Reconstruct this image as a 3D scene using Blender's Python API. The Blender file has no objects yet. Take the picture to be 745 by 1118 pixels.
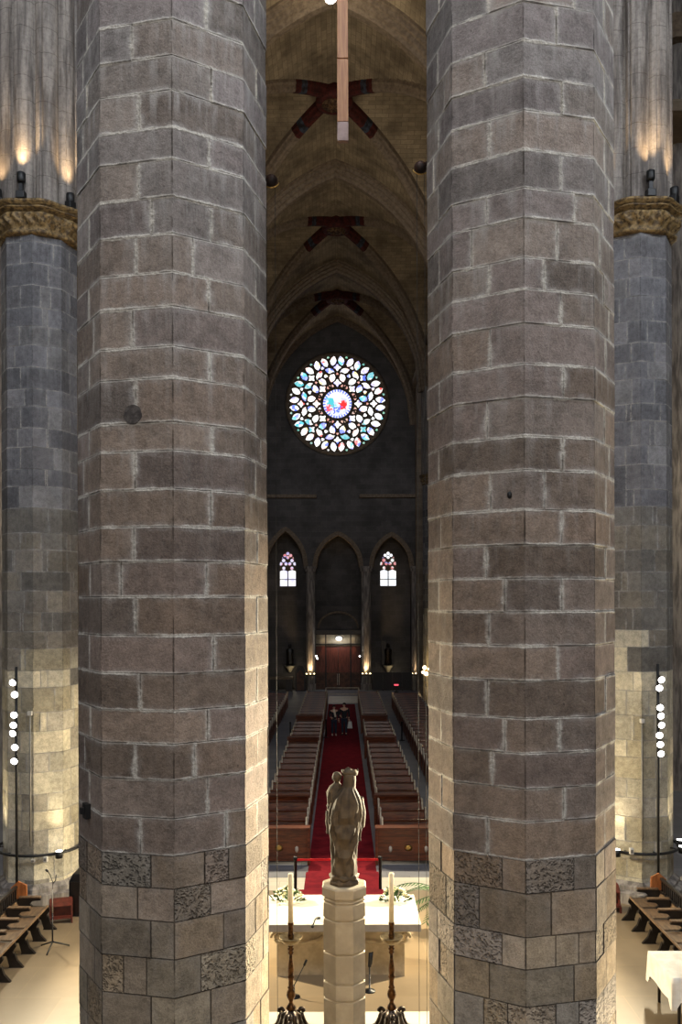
import bpy, bmesh, math, random
from mathutils import Vector, Matrix
PI = math.pi
random.seed(7)
scene = bpy.context.scene
COL = scene.collection
R = math.radians

# ------------------------------------------------------------------ camera, world, daylight, exposure
F, HX, HY, CZ = 980.0, 373.0, 656.0, 7.1          # focal length in pixels, vanishing point, eye height above the nave floor
cd = bpy.data.cameras.new('camera'); cam = bpy.data.objects.new('camera', cd); COL.objects.link(cam)
cd.sensor_fit = 'HORIZONTAL'; cd.sensor_width = 36.0; cd.lens = F/745*36
cd.shift_x = -(HX-372.5)/745; cd.shift_y = (HY-559)/745
cd.clip_start = 0.1; cd.clip_end = 400
cam.matrix_world = Matrix.Translation((0, 0, CZ)) @ Matrix.Rotation(PI/2, 4, 'X') @ Matrix.Rotation(R(-0.17), 4, 'Z')
scene.camera = cam
scene.view_settings.view_transform = 'Standard'; scene.view_settings.look = 'None'
scene.view_settings.gamma = 1.0; scene.view_settings.exposure = 0.0
scene.view_settings.use_curve_mapping = False
w = bpy.data.worlds.new('World'); scene.world = w; w.use_nodes = True
w.node_tree.nodes['Background'].inputs[0].default_value = (0.80, 0.86, 1.0, 1)
w.node_tree.nodes['Background'].inputs[1].default_value = 0.055

def srgb(r, g, b, k=1.0):
    f = lambda c: (c/255/12.92 if c/255 <= 0.04045 else ((c/255+0.055)/1.055)**2.4)*k
    return (f(r), f(g), f(b), 1.0)

def lamp(name, kind, loc, target, power, color=(1, 1, 1), size=0.1, size_y=None, angle=60, blend=0.6, parent=None):
    l = bpy.data.lights.new(name, kind); o = bpy.data.objects.new(name, l); COL.objects.link(o)
    l.energy = power; l.color = color
    if kind == 'AREA':
        l.size = size
        if size_y: l.shape = 'RECTANGLE'; l.size_y = size_y
    else:
        l.shadow_soft_size = size
    if kind == 'SPOT':
        l.spot_size = R(angle); l.spot_blend = blend
    o.location = loc
    if target is not None:
        d = Vector(target) - Vector(loc); o.rotation_euler = d.to_track_quat('-Z', 'Y').to_euler()
    if parent: o.parent = parent
    return o
WARM = (1.0, 0.86, 0.59); WARM2 = (1.0, 0.70, 0.38); COOL = (0.84, 0.91, 1.0)
# daylight from the tall windows of the apse behind the viewer and from the clerestory on each side
lamp('apse_window_daylight', 'AREA', (0, -13, 15), (0, 8, 9), 1800, (1.0, 0.93, 0.86), 12, 12)
lamp('clerestory_daylight_north', 'AREA', (-13, 3, 24), (0, 9, 10), 700, COOL, 6, 5)
lamp('clerestory_daylight_south', 'AREA', (13, 3, 24), (0, 9, 10), 2250, COOL, 6, 5)

lamp('apse_high_window', 'AREA', (-1.0, 2, 27), (-6.4, 19.6, 18.5), 1700, COOL, 4, 4)

# ------------------------------------------------------------------ helpers
def tag(o, label=None, cat=None, group=None, kind=None):
    if label: o['label'] = label
    if cat: o['category'] = cat
    if group: o['group'] = group
    if kind: o['kind'] = kind
    return o
def thing(name, label, cat, loc=(0, 0, 0), rz=0, group=None):
    o = bpy.data.objects.new(name, None); COL.objects.link(o); o.location = loc; o.rotation_euler = (0, 0, rz)
    o.empty_display_size = 0.2
    return tag(o, label, cat, group)
def copy_tree(o, parent=None):
    c = o.copy(); COL.objects.link(c)
    if parent: c.parent = parent
    for ch in list(o.children): copy_tree(ch, c)
    return c

class MB:
    """collects shapes; build() links them as one mesh object"""
    def __init__(s): s.v = []; s.f = []; s.m = []; s.sm = []
    def add(s, vs, fs, mi=0, smooth=False):
        b = len(s.v); s.v += [tuple(v) for v in vs]
        for f in fs: s.f.append([b+i for i in f]); s.m.append(mi); s.sm.append(smooth)
        return s
    def box(s, x0, x1, y0, y1, z0, z1, mi=0, M=None):
        vs = [Vector((x, y, z)) for z in (z0, z1) for y in (y0, y1) for x in (x0, x1)]
        if M: vs = [M @ v for v in vs]
        return s.add(vs, [(0, 2, 3, 1), (4, 5, 7, 6), (0, 1, 5, 4), (2, 6, 7, 3), (0, 4, 6, 2), (1, 3, 7, 5)], mi)
    def bar(s, a, b, r, n=8, mi=0, r2=None, smooth=True):
        a, b = Vector(a), Vector(b); d = (b-a).normalized()
        u = d.orthogonal().normalized(); v = d.cross(u); r2 = r if r2 is None else r2
        vs = [a+(u*math.cos(2*PI*i/n)+v*math.sin(2*PI*i/n))*r for i in range(n)] + [b+(u*math.cos(2*PI*i/n)+v*math.sin(2*PI*i/n))*r2 for i in range(n)]
        s.add(vs, [(i, (i+1) % n, n+(i+1) % n, n+i) for i in range(n)], mi, smooth)
        b0 = len(s.v)-2*n
        s.f.append([b0+i for i in range(n-1, -1, -1)]); s.m.append(mi); s.sm.append(False)
        s.f.append([b0+n+i for i in range(n)]); s.m.append(mi); s.sm.append(False)
        return s
    def tube(s, pts, r, n=6, mi=0):
        pts = [Vector(p) for p in pts]; rings = []
        for i, p in enumerate(pts):
            t = (pts[min(i+1, len(pts)-1)]-pts[max(i-1, 0)]).normalized()
            u = t.cross(Vector((0, 0, 1)))
            if u.length < 1e-3: u = t.cross(Vector((0, 1, 0)))
            u.normalize(); v = t.cross(u)
            rr = r[i] if isinstance(r, (list, tuple)) else r
            rings.append([p+(u*math.cos(2*PI*k/n)+v*math.sin(2*PI*k/n))*rr for k in range(n)])
        vs = [q for g in rings for q in g]
        fs = [(i*n+k, i*n+(k+1) % n, (i+1)*n+(k+1) % n, (i+1)*n+k) for i in range(len(pts)-1) for k in range(n)]
        fs += [tuple(range(n-1, -1, -1)), tuple((len(pts)-1)*n+k for k in range(n))]
        return s.add(vs, fs, mi, True)
    def lathe(s, prof, c=(0, 0, 0), n=24, mi=0, rot=0.0, smooth=True, fn=None):
        """prof: (radius, z) from the bottom up"""
        vs = []
        for (r, z) in prof:
            for i in range(n):
                a = rot+2*PI*i/n; q = fn(a, z, r) if fn else r
                vs.append((c[0]+q*math.cos(a), c[1]+q*math.sin(a), c[2]+z))
        m = len(prof)
        fs = [(j*n+i, j*n+(i+1) % n, (j+1)*n+(i+1) % n, (j+1)*n+i) for j in range(m-1) for i in range(n)]
        s.add(vs, fs, mi, smooth)
        b = len(s.v)-len(vs)
        s.f.append([b+i for i in range(n-1, -1, -1)]); s.m.append(mi); s.sm.append(False)
        s.f.append([b+(m-1)*n+i for i in range(n)]); s.m.append(mi); s.sm.append(False)
        return s
    def prism(s, poly, a0, a1, axis='y', mi=0, M=None):
        """poly: 2-D outline; axis is the direction of extrusion"""
        def P(p, a):
            q = Vector((p[0], a, p[1])) if axis == 'y' else (Vector((a, p[0], p[1])) if axis == 'x' else Vector((p[0], p[1], a)))
            return M @ q if M else q
        n = len(poly)
        vs = [P(p, a0) for p in poly]+[P(p, a1) for p in poly]
        return s.add(vs, [tuple(range(n)), tuple(range(2*n-1, n-1, -1))]+[(i, n+i, n+(i+1) % n, (i+1) % n) for i in range(n)], mi)
    def ball(s, c, r, n=12, m=8, mi=0, M=None):
        rx, ry, rz = r if isinstance(r, (tuple, list)) else (r, r, r)
        vs = []
        for j in range(m+1):
            t = PI*j/m
            for i in range(n):
                a = 2*PI*i/n; q = Vector((rx*math.sin(t)*math.cos(a), ry*math.sin(t)*math.sin(a), rz*math.cos(t)))
                if M: q = M @ q
                vs.append(q+Vector(c))
        return s.add(vs, [(j*n+i, (j+1)*n+i, (j+1)*n+(i+1) % n, j*n+(i+1) % n) for j in range(m) for i in range(n)], mi, True)
    def build(s, name, mats, parent=None, fix=True):
        me = bpy.data.meshes.new(name); me.from_pydata([tuple(v) for v in s.v], [], s.f)
        for m in (mats if isinstance(mats, (list, tuple)) else [mats]): me.materials.append(m)
        for p, mi, sm in zip(me.polygons, s.m, s.sm): p.material_index = mi; p.use_smooth = sm
        if fix:
            bm = bmesh.new(); bm.from_mesh(me)
            bmesh.ops.remove_doubles(bm, verts=bm.verts, dist=1e-5)
            bmesh.ops.recalc_face_normals(bm, faces=bm.faces); bm.to_mesh(me); bm.free()
        me.update()
        o = bpy.data.objects.new(name, me); COL.objects.link(o)
        if parent: o.parent = parent
        return o

def bevel(o, wd=0.01, seg=2):
    m = o.modifiers.new('bevel', 'BEVEL'); m.width = wd; m.segments = seg; m.limit_method = 'ANGLE'
    return o

# ------------------------------------------------------------------ materials
def newmat(name):
    m = bpy.data.materials.new(name); m.use_nodes = True; nt = m.node_tree
    return m, nt, nt.nodes['Principled BSDF']
class G:
    """small node-graph helper"""
    def __init__(s, nt): s.nt = nt
    def n(s, t, **kw):
        x = s.nt.nodes.new(t)
        for k, v in kw.items(): setattr(x, k, v)
        return x
    def lk(s, a, b): s.nt.links.new(a, b)
    def val(s, sock, v):
        if hasattr(v, 'is_output'): s.lk(v, sock)
        else: sock.default_value = v
    def math(s, op, a, b=0.0, c=0.0, clamp=False):
        x = s.n('ShaderNodeMath', operation=op, use_clamp=clamp)
        s.val(x.inputs[0], a); s.val(x.inputs[1], b)
        if op in ('MULTIPLY_ADD', 'WRAP'): s.val(x.inputs[2], c)
        return x.outputs[0]
    def step(s, v, lo, hi, a=0.0, b=1.0):
        x = s.n('ShaderNodeMapRange', interpolation_type='SMOOTHSTEP')
        s.val(x.inputs[0], v); x.inputs[1].default_value = lo; x.inputs[2].default_value = hi; x.inputs[3].default_value = a; x.inputs[4].default_value = b
        return x.outputs[0]
    def noise(s, scale, detail=4, rough=0.6, vec=None, stretch=None, dist=0.0):
        x = s.n('ShaderNodeTexNoise'); x.inputs['Scale'].default_value = scale; x.inputs['Detail'].default_value = detail
        x.inputs['Roughness'].default_value = rough; x.inputs['Distortion'].default_value = dist
        vec = vec or s.obj()
        if stretch:
            mp = s.n('ShaderNodeMapping'); mp.inputs['Scale'].default_value = stretch; s.lk(vec, mp.inputs[0]); vec = mp.outputs[0]
        s.lk(vec, x.inputs['Vector']); return x.outputs[0]
    def obj(s):
        if not hasattr(s, '_o'): s._o = s.n('ShaderNodeTexCoord').outputs['Object']
        return s._o
    def mix(s, f, a, b, blend='MIX'):
        x = s.n('ShaderNodeMix', data_type='RGBA', blend_type=blend); x.clamp_factor = True
        s.val(x.inputs[0], f); s.val(x.inputs[6], a); s.val(x.inputs[7], b); return x.outputs[2]
    def bump(s, h, bsdf, strength=0.5, dist=0.02):
        x = s.n('ShaderNodeBump'); x.inputs['Strength'].default_value = strength; x.inputs['Distance'].default_value = dist
        s.lk(h, x.inputs['Height']); s.lk(x.outputs[0], bsdf.inputs['Normal'])

def mat(name, c1, c2=None, scale=6, rough=0.7, metal=0.0, bump=0.0, bscale=None, stretch=None, spec=0.5, coat=0.0, lo=0.35, hi=0.65):
    m, nt, b = newmat(name); g = G(nt)
    b.inputs['Roughness'].default_value = rough; b.inputs['Metallic'].default_value = metal
    b.inputs['Specular IOR Level'].default_value = spec; b.inputs['Coat Weight'].default_value = coat
    if c2 is None: c2 = tuple(x*0.8 for x in c1[:3])+(1,)
    f = g.step(g.noise(scale, stretch=stretch), lo, hi)
    g.lk(g.mix(f, c1, c2), b.inputs['Base Color'])
    if bump: g.bump(g.noise(bscale or scale*4, 5, stretch=stretch), b, bump, 0.01)
    return m
def emit(name, color, strength):
    m, nt, b = newmat(name); b.inputs['Base Color'].default_value = (0.02, 0.02, 0.02, 1)
    b.inputs['Emission Color'].default_value = color; b.inputs['Emission Strength'].default_value = strength
    return m

def masonry_attr(name, mortar, leach, leach_amt=0.5, mortar_w=0.018):
    """ashlar whose blocks carry their own tint and the distances to their joints"""
    m, nt, b = newmat(name); g = G(nt)
    b.inputs['Roughness'].default_value = 0.9; b.inputs['Specular IOR Level'].default_value = 0.25
    A = g.n('ShaderNodeAttribute', attribute_name='ja'); B = g.n('ShaderNodeAttribute', attribute_name='jb'); T = g.n('ShaderNodeAttribute', attribute_name='tint')
    sa = g.n('ShaderNodeSeparateXYZ'); g.lk(A.outputs['Vector'], sa.inputs[0])
    sb = g.n('ShaderNodeSeparateXYZ'); g.lk(B.outputs['Vector'], sb.inputs[0])
    dl, dr, db = sa.outputs; dt, pit, rnd = sb.outputs
    wob = g.math('MULTIPLY', g.math('SUBTRACT', g.noise(7, 5, 0.65), 0.5), 0.05)
    wob2 = g.math('MULTIPLY', g.math('SUBTRACT', g.noise(38, 3, 0.6), 0.5), 0.022)
    d0 = g.math('MINIMUM', g.math('MINIMUM', dl, dr), g.math('MINIMUM', dt, db))
    d = g.math('ADD', d0, g.math('ADD', wob, wob2))
    patch = g.step(g.noise(3.1, 4, 0.7), 0.36, 0.60)
    lowb = g.step(pit, 0.1, 0.2)
    wobs = g.math('ADD', wob, wob2); dv = g.math('MINIMUM', dl, dr); dh = g.math('MINIMUM', dt, db)
    bedm = g.math('MULTIPLY', g.step(g.math('ADD', dh, g.math('MULTIPLY', wobs, 0.8)), mortar_w*0.15, mortar_w*1.0, 1, 0), g.math('MULTIPLY_ADD', patch, 0.75, 0.25))
    headm = g.math('MULTIPLY', g.step(g.math('ADD', dv, g.math('MULTIPLY', wobs, 1.3)), 0.0, mortar_w*1.5, 1, 0), g.step(g.noise(6.5, 5, 0.75), 0.34, 0.58, 0.25, 1.0))
    mort = g.math('MULTIPLY', g.math('MAXIMUM', bedm, headm), g.math('MULTIPLY_ADD', lowb, -0.82, g.math('MULTIPLY_ADD', rnd, 0.25, 0.75)))
    AR = g.n('ShaderNodeAttribute', attribute_name='arr')
    ard = g.math('MINIMUM', AR.outputs['Fac'], g.math('SUBTRACT', 1.0, AR.outputs['Fac']))
    arris = g.math('MULTIPLY', g.step(g.math('ADD', ard, g.math('MULTIPLY', wob2, 0.6)), 0.002, 0.013, 1, 0), g.step(g.noise(3.5, 4, 0.7), 0.40, 0.60))
    thin = g.step(g.math('ADD', d0, g.math('MULTIPLY', wob2, 0.3)), 0.0, 0.007, 1, 0)
    big = g.step(g.noise(1.7, 5, 0.62), 0.36, 0.66)
    mid = g.noise(10, 6, 0.72); fine = g.noise(55, 5, 0.75)
    midc = g.step(mid, 0.33, 0.67); finec = g.step(fine, 0.34, 0.66)
    vert = g.step(g.noise(1.0, 6, 0.7, stretch=(15, 15, 1.3)), 0.48, 0.74)
    val = g.math('ADD', g.math('MULTIPLY_ADD', midc, 0.40, 0.50), g.math('ADD', g.math('MULTIPLY', big, 0.28), g.math('MULTIPLY', finec, 0.34)))
    base = g.mix(1.0, T.outputs['Color'], g.n('ShaderNodeCombineXYZ').outputs[0], 'MULTIPLY')
    cx = base.node.inputs[7].links[0].from_node
    for i in range(3): g.lk(val, cx.inputs[i])
    base = g.mix(g.math('MULTIPLY', g.math('MULTIPLY', vert, rnd), 0.28), base, leach)
    run = g.math('MULTIPLY', g.step(g.noise(1.0, 5, 0.65, stretch=(10, 10, 0.9)), 0.48, 0.68), g.step(dt, 0.0, 0.30, 1, 0))
    base = g.mix(g.math('MULTIPLY', g.math('MULTIPLY', run, rnd), leach_amt*1.25), base, leach)
    halo = g.math('MULTIPLY', g.step(g.math('ADD', g.math('MINIMUM', g.math('MULTIPLY', dv, 0.75), g.math('MINIMUM', dt, db)), g.math('MULTIPLY', wob, 1.6)), 0.0, 0.06, 1, 0), g.step(g.noise(5.5, 5, 0.75), 0.38, 0.62))
    base = g.mix(g.math('MULTIPLY', g.math('MULTIPLY', halo, g.math('MULTIPLY_ADD', rnd, 0.75, 0.25)), g.math('MULTIPLY_ADD', lowb, -0.35, min(0.75, leach_amt*1.3))), base, leach)
    pv = g.n('ShaderNodeTexVoronoi'); pv.inputs['Scale'].default_value = 34
    wv = g.n('ShaderNodeVectorMath', operation='MULTIPLY_ADD'); nz = g.n('ShaderNodeTexNoise'); nz.inputs['Scale'].default_value = 12; g.lk(g.obj(), nz.inputs['Vector'])
    g.lk(nz.outputs['Color'], wv.inputs[0]); wv.inputs[1].default_value = (0.10, 0.10, 0.10); g.lk(g.obj(), wv.inputs[2]); g.lk(wv.outputs[0], pv.inputs['Vector'])
    pn = g.step(g.math('ADD', pv.outputs['Distance'], g.math('MULTIPLY', g.math('SUBTRACT', g.noise(16, 4), 0.5), 0.9)), 0.10, 0.62)
    pits = g.math('MULTIPLY', g.math('SUBTRACT', 1.0, pn), g.step(pit, 0.3, 0.9))
    base = g.mix(g.math('MULTIPLY', pits, 0.32), base, (0.05, 0.042, 0.032, 1))
    holes = g.step(g.noise(20, 2, 0.5), 0.73, 0.78)
    base = g.mix(g.math('MULTIPLY', holes, 0.5), base, (0.02, 0.017, 0.014, 1))
    crack = g.math('MULTIPLY', thin, g.math('SUBTRACT', 1.0, mort))
    base = g.mix(g.math('MULTIPLY', crack, 0.5), base, (0.025, 0.02, 0.016, 1))
    base = g.mix(g.math('MULTIPLY', arris, 0.65), base, (0.03, 0.025, 0.02, 1))
    mcol = g.mix(finec, mortar, tuple(c*0.66 for c in mortar[:3])+(1,))
    g.lk(g.mix(mort, base, mcol), b.inputs['Base Color'])
    h = g.math('ADD', g.math('MULTIPLY', mid, 0.9), g.math('MULTIPLY', fine, 0.45))
    h = g.math('SUBTRACT', h, g.math('MULTIPLY', pits, 1.3))
    h = g.math('ADD', h, g.math('MULTIPLY', mort, g.math('MULTIPLY_ADD', g.noise(30, 3), 1.6, -0.4)))
    h = g.math('SUBTRACT', h, g.math('ADD', g.math('MULTIPLY', crack, 1.0), g.math('MULTIPLY', arris, 0.5)))
    g.bump(h, b, 0.9, 0.024)
    return m

def masonry_brick(name, c1, c2, mortar, bw=0.7, rh=0.36, uv=False, plane='xz', msize=0.012, stain=(0.02, 0.018, 0.016, 1), stain_amt=0.5, bump=0.5):
    m, nt, b = newmat(name); g = G(nt)
    b.inputs['Roughness'].default_value = 0.92; b.inputs['Specular IOR Level'].default_value = 0.2
    if uv: vec = g.n('ShaderNodeTexCoord').outputs['UV']
    else:
        sp = g.n('ShaderNodeSeparateXYZ'); g.lk(g.obj(), sp.inputs[0]); cb = g.n('ShaderNodeCombineXYZ')
        ax = {'x': 0, 'y': 1, 'z': 2}
        g.lk(sp.outputs[ax[plane[0]]], cb.inputs[0]); g.lk(sp.outputs[ax[plane[1]]], cb.inputs[1]); vec = cb.outputs[0]
    br = g.n('ShaderNodeTexBrick'); br.offset = 0.5
    br.inputs['Scale'].default_value = 1.0; br.inputs['Brick Width'].default_value = bw; br.inputs['Row Height'].default_value = rh
    br.inputs['Mortar Size'].default_value = msize; br.inputs['Mortar Smooth'].default_value = 0.6; br.inputs['Bias'].default_value = 0.0
    br.inputs['Color1'].default_value = c1; br.inputs['Color2'].default_value = c2; br.inputs['Mortar'].default_value = mortar
    g.lk(vec, br.inputs['Vector'])
    big = g.step(g.noise(0.55, 6, 0.65), 0.35, 0.70)
    col = g.mix(g.math('MULTIPLY', big, stain_amt), br.outputs['Color'], stain)
    fine = g.noise(11, 5, 0.7)
    col = g.mix(g.step(fine, 0.3, 0.7, 0.0, 0.35), col, tuple(x*0.45 for x in c1[:3])+(1,))
    g.lk(col, b.inputs['Base Color'])
    g.bump(g.math('SUBTRACT', fine, g.math('MULTIPLY', br.outputs['Fac'], 0.8)), b, bump, 0.02)
    return m

M = {}
M['col'] = masonry_attr('column_stone', srgb(232, 226, 214), srgb(186, 182, 178), 0.62, 0.021)
M['farcol'] = masonry_attr('far_column_stone', srgb(176, 172, 166), srgb(150, 150, 152), 0.40, 0.014)
M['wall'] = masonry_brick('west_wall_stone', srgb(104, 98, 94), srgb(88, 84, 80), srgb(112, 108, 104), 0.8, 0.42, False, 'xz')
M['sidewall'] = masonry_brick('side_wall_stone', srgb(140, 124, 104), srgb(120, 106, 90), srgb(150, 138, 120), 0.8, 0.42, False, 'yz')
M['aislewall'] = masonry_brick('aisle_wall_stone', srgb(134, 116, 94), srgb(116, 100, 82), srgb(150, 136, 116), 0.7, 0.40, False, 'xz')
M['vault'] = masonry_brick('vault_stone', srgb(172, 154, 126), srgb(144, 128, 104), srgb(104, 92, 76), 0.62, 0.28, True, stain=srgb(66, 54, 42), stain_amt=0.75)
M['rib'] = mat('rib_stone', srgb(128, 112, 94), srgb(104, 90, 75), 6, 0.9, bump=0.4, spec=0.2)
M['ribred'] = mat('red_painted_stone', srgb(80, 34, 28), srgb(50, 24, 20), 5, 0.8, bump=0.3, spec=0.2)
M['ribblue'] = mat('blue_painted_stone', srgb(60, 66, 76), srgb(34, 30, 30), 5, 0.8, spec=0.2)
M['boss'] = mat('carved_keystone', srgb(110, 84, 58), srgb(40, 24, 18), 7, 0.8, bump=0.8, bscale=9, spec=0.2)
M['shaft'] = mat('pier_shaft_stone', srgb(150, 142, 134), srgb(98, 92, 88), 2.2, 0.9, bump=0.4, bscale=14, stretch=(3, 3, 0.5), spec=0.2)
M['stain_disc'] = mat('dark_stain_stone', srgb(86, 80, 76), srgb(56, 50, 48), 22, 0.9, bump=0.6, bscale=40)
M['gold'] = mat('gilded_capital_stone', srgb(146, 120, 76), srgb(70, 54, 34), 12, 0.6, 0.1, bump=0.5, bscale=34)
M['floor'] = None
M['carpet'] = mat('red_carpet', srgb(122, 26, 36), srgb(100, 18, 30), 3, 0.95, bump=0.3, bscale=80, spec=0.1)
M['wood'] = mat('dark_pew_wood', srgb(116, 58, 28), srgb(66, 30, 14), 5, 0.45, stretch=(0.6, 5, 5), bump=0.1, spec=0.5)
M['wood2'] = mat('pew_panel_wood', srgb(112, 56, 30), srgb(72, 33, 18), 4, 0.27, stretch=(0.6, 5, 5), bump=0.1)
M['pale'] = mat('pale_wood_and_lit_edges', srgb(206, 196, 180), srgb(176, 162, 144), 9, 0.4)  # also stands for the lit top edges of the pew ends
M['brass'] = mat('brass', srgb(210, 176, 110), srgb(150, 116, 60), 12, 0.3, 1.0)
M['black'] = mat('black_metal', srgb(20, 20, 21), srgb(12, 12, 12), 5, 0.5)
M['blackwood'] = mat('ebonised_wood', srgb(34, 28, 24), srgb(20, 16, 14), 6, 0.38)
M['seatwood'] = mat('stall_seat_wood', srgb(120, 96, 72), srgb(86, 66, 48), 6, 0.4, stretch=(5, 1, 5))
M['orange'] = mat('orange_wood_panel', srgb(176, 108, 58), srgb(140, 80, 40), 4, 0.4, stretch=(4, 4, 0.7))
M['redwood'] = mat('red_brown_wood', srgb(104, 46, 34), srgb(74, 30, 22), 4, 0.4)
M['bronze'] = mat('dark_gilt_bronze', srgb(104, 72, 40), srgb(40, 26, 16), 14, 0.28, 0.85, bump=0.3, bscale=30)
M['bronzedark'] = mat('blackened_bronze', srgb(64, 54, 46), srgb(30, 24, 20), 14, 0.28, 0.9, bump=0.4, bscale=26)
M['panmetal'] = mat('pale_gilt_metal', srgb(150, 134, 104), srgb(108, 92, 66), 10, 0.42, 0.8)
M['wax'] = mat('candle_wax', srgb(238, 226, 196), srgb(228, 212, 178), 5, 0.5)
M['altartop'] = mat('white_marble', srgb(228, 222, 206), srgb(216, 208, 190), 4, 0.45)
M['altar'] = mat('altar_stone', srgb(196, 180, 150), srgb(168, 152, 124), 4, 0.7, bump=0.2)
M['altaredge'] = mat('grey_slab_edge', srgb(150, 142, 134), srgb(132, 124, 116), 4, 0.7)
M['pedestal'] = mat('pedestal_limestone', srgb(166, 154, 130), srgb(144, 132, 110), 2.5, 0.8, bump=0.25, bscale=30)
M['joint'] = mat('dark_joint', srgb(96, 84, 68), srgb(76, 66, 54), 6, 0.9)
M['statue'] = mat('carved_limestone', srgb(88, 74, 54), srgb(52, 42, 29), 5, 0.85, bump=0.6, bscale=24, lo=0.3, hi=0.7)
M['leaf'] = mat('green_leaves', srgb(58, 96, 44), srgb(30, 58, 26), 9, 0.5)
M['petal'] = mat('white_petals', srgb(246, 240, 220), srgb(232, 226, 176), 12, 0.6)
M['cloth'] = mat('white_cloth', srgb(242, 238, 228), srgb(226, 220, 206), 5, 0.8, bump=0.3, bscale=14)
M['doorwood'] = mat('door_wood', srgb(128, 64, 46), srgb(92, 42, 30), 2.5, 0.45, stretch=(5, 5, 0.6))
M['doorpanel'] = mat('carved_door_wood', srgb(96, 60, 40), srgb(62, 36, 24), 3, 0.5, bump=0.4)
M['beam'] = mat('golden_wood', srgb(164, 112, 66), srgb(138, 88, 48), 3, 0.5, stretch=(9, 9, 0.6))
M['beamend'] = mat('grey_wood_end', srgb(150, 126, 118), srgb(128, 104, 96), 5, 0.6)
M['red'] = mat('red_webbing', srgb(226, 22, 30), srgb(206, 14, 22), 5, 0.7)
M['cable'] = mat('grey_cable', srgb(52, 50, 48), srgb(40, 38, 36), 5, 0.8)
M['rust'] = mat('rusted_iron', srgb(78, 52, 40), srgb(36, 26, 22), 9, 0.6, 0.3)
M['white'] = mat('white_plastic', srgb(206, 202, 194), srgb(190, 186, 178), 5, 0.5)
M['pipe'] = mat('grey_conduit', srgb(140, 136, 126), srgb(116, 112, 104), 5, 0.5)
M['cloth_navy'] = mat('navy_jacket_fabric', srgb(26, 26, 30), srgb(18, 18, 22), 9, 0.9)
M['jeans'] = mat('dark_jeans', srgb(34, 40, 56), srgb(24, 28, 42), 9, 0.9)
M['skin'] = mat('skin', srgb(206, 160, 132), srgb(190, 142, 116), 9, 0.6)
M['hair'] = mat('dark_hair', srgb(36, 26, 20), srgb(20, 15, 12), 20, 0.6)
M['shirt'] = mat('cream_shirt', srgb(214, 200, 176), srgb(196, 182, 158), 9, 0.8)
M['e_cool'] = emit('white_lamp_lens', (1, 0.97, 0.92, 1), 14)
M['e_warm'] = emit('warm_lamp_lens', (1, 0.72, 0.36, 1), 12)
M['e_globe'] = emit('globe_lamp', (0.92, 0.95, 1, 1), 2.0)
M['e_red'] = emit('red_votive_glow', (1, 0.10, 0.14, 1), 1.5)

def floor_mat(name, c1, c2, tile, rough, mort):
    m, nt, b = newmat(name); g = G(nt); b.inputs['Roughness'].default_value = rough
    br = g.n('ShaderNodeTexBrick'); br.offset = 0.5
    br.inputs['Scale'].default_value = 1; br.inputs['Brick Width'].default_value = tile; br.inputs['Row Height'].default_value = tile*0.8
    br.inputs['Mortar Size'].default_value = 0.006; br.inputs['Color1'].default_value = c1; br.inputs['Color2'].default_value = c2; br.inputs['Mortar'].default_value = mort
    g.lk(g.obj(), br.inputs['Vector'])
    n = g.noise(1.3, 5, 0.6)
    g.lk(g.mix(g.step(n, 0.35, 0.7, 0, 0.30), br.outputs['Color'], tuple(x*0.55 for x in c2[:3])+(1,)), b.inputs['Base Color'])
    g.bump(g.math('MULTIPLY_ADD', br.outputs['Fac'], -0.6, n), b, 0.15, 0.01)
    return m
M['floor'] = floor_mat('nave_floor_stone', srgb(124, 124, 130), srgb(108, 108, 114), 1.1, 0.5, srgb(80, 80, 84))
M['dais'] = floor_mat('presbytery_marble', srgb(140, 122, 97), srgb(131, 113, 88), 1.5, 0.42, srgb(150, 128, 96))
M['slab'] = floor_mat('pale_marble', srgb(206, 198, 182), srgb(196, 188, 172), 1.5, 0.42, srgb(160, 150, 134))

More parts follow.
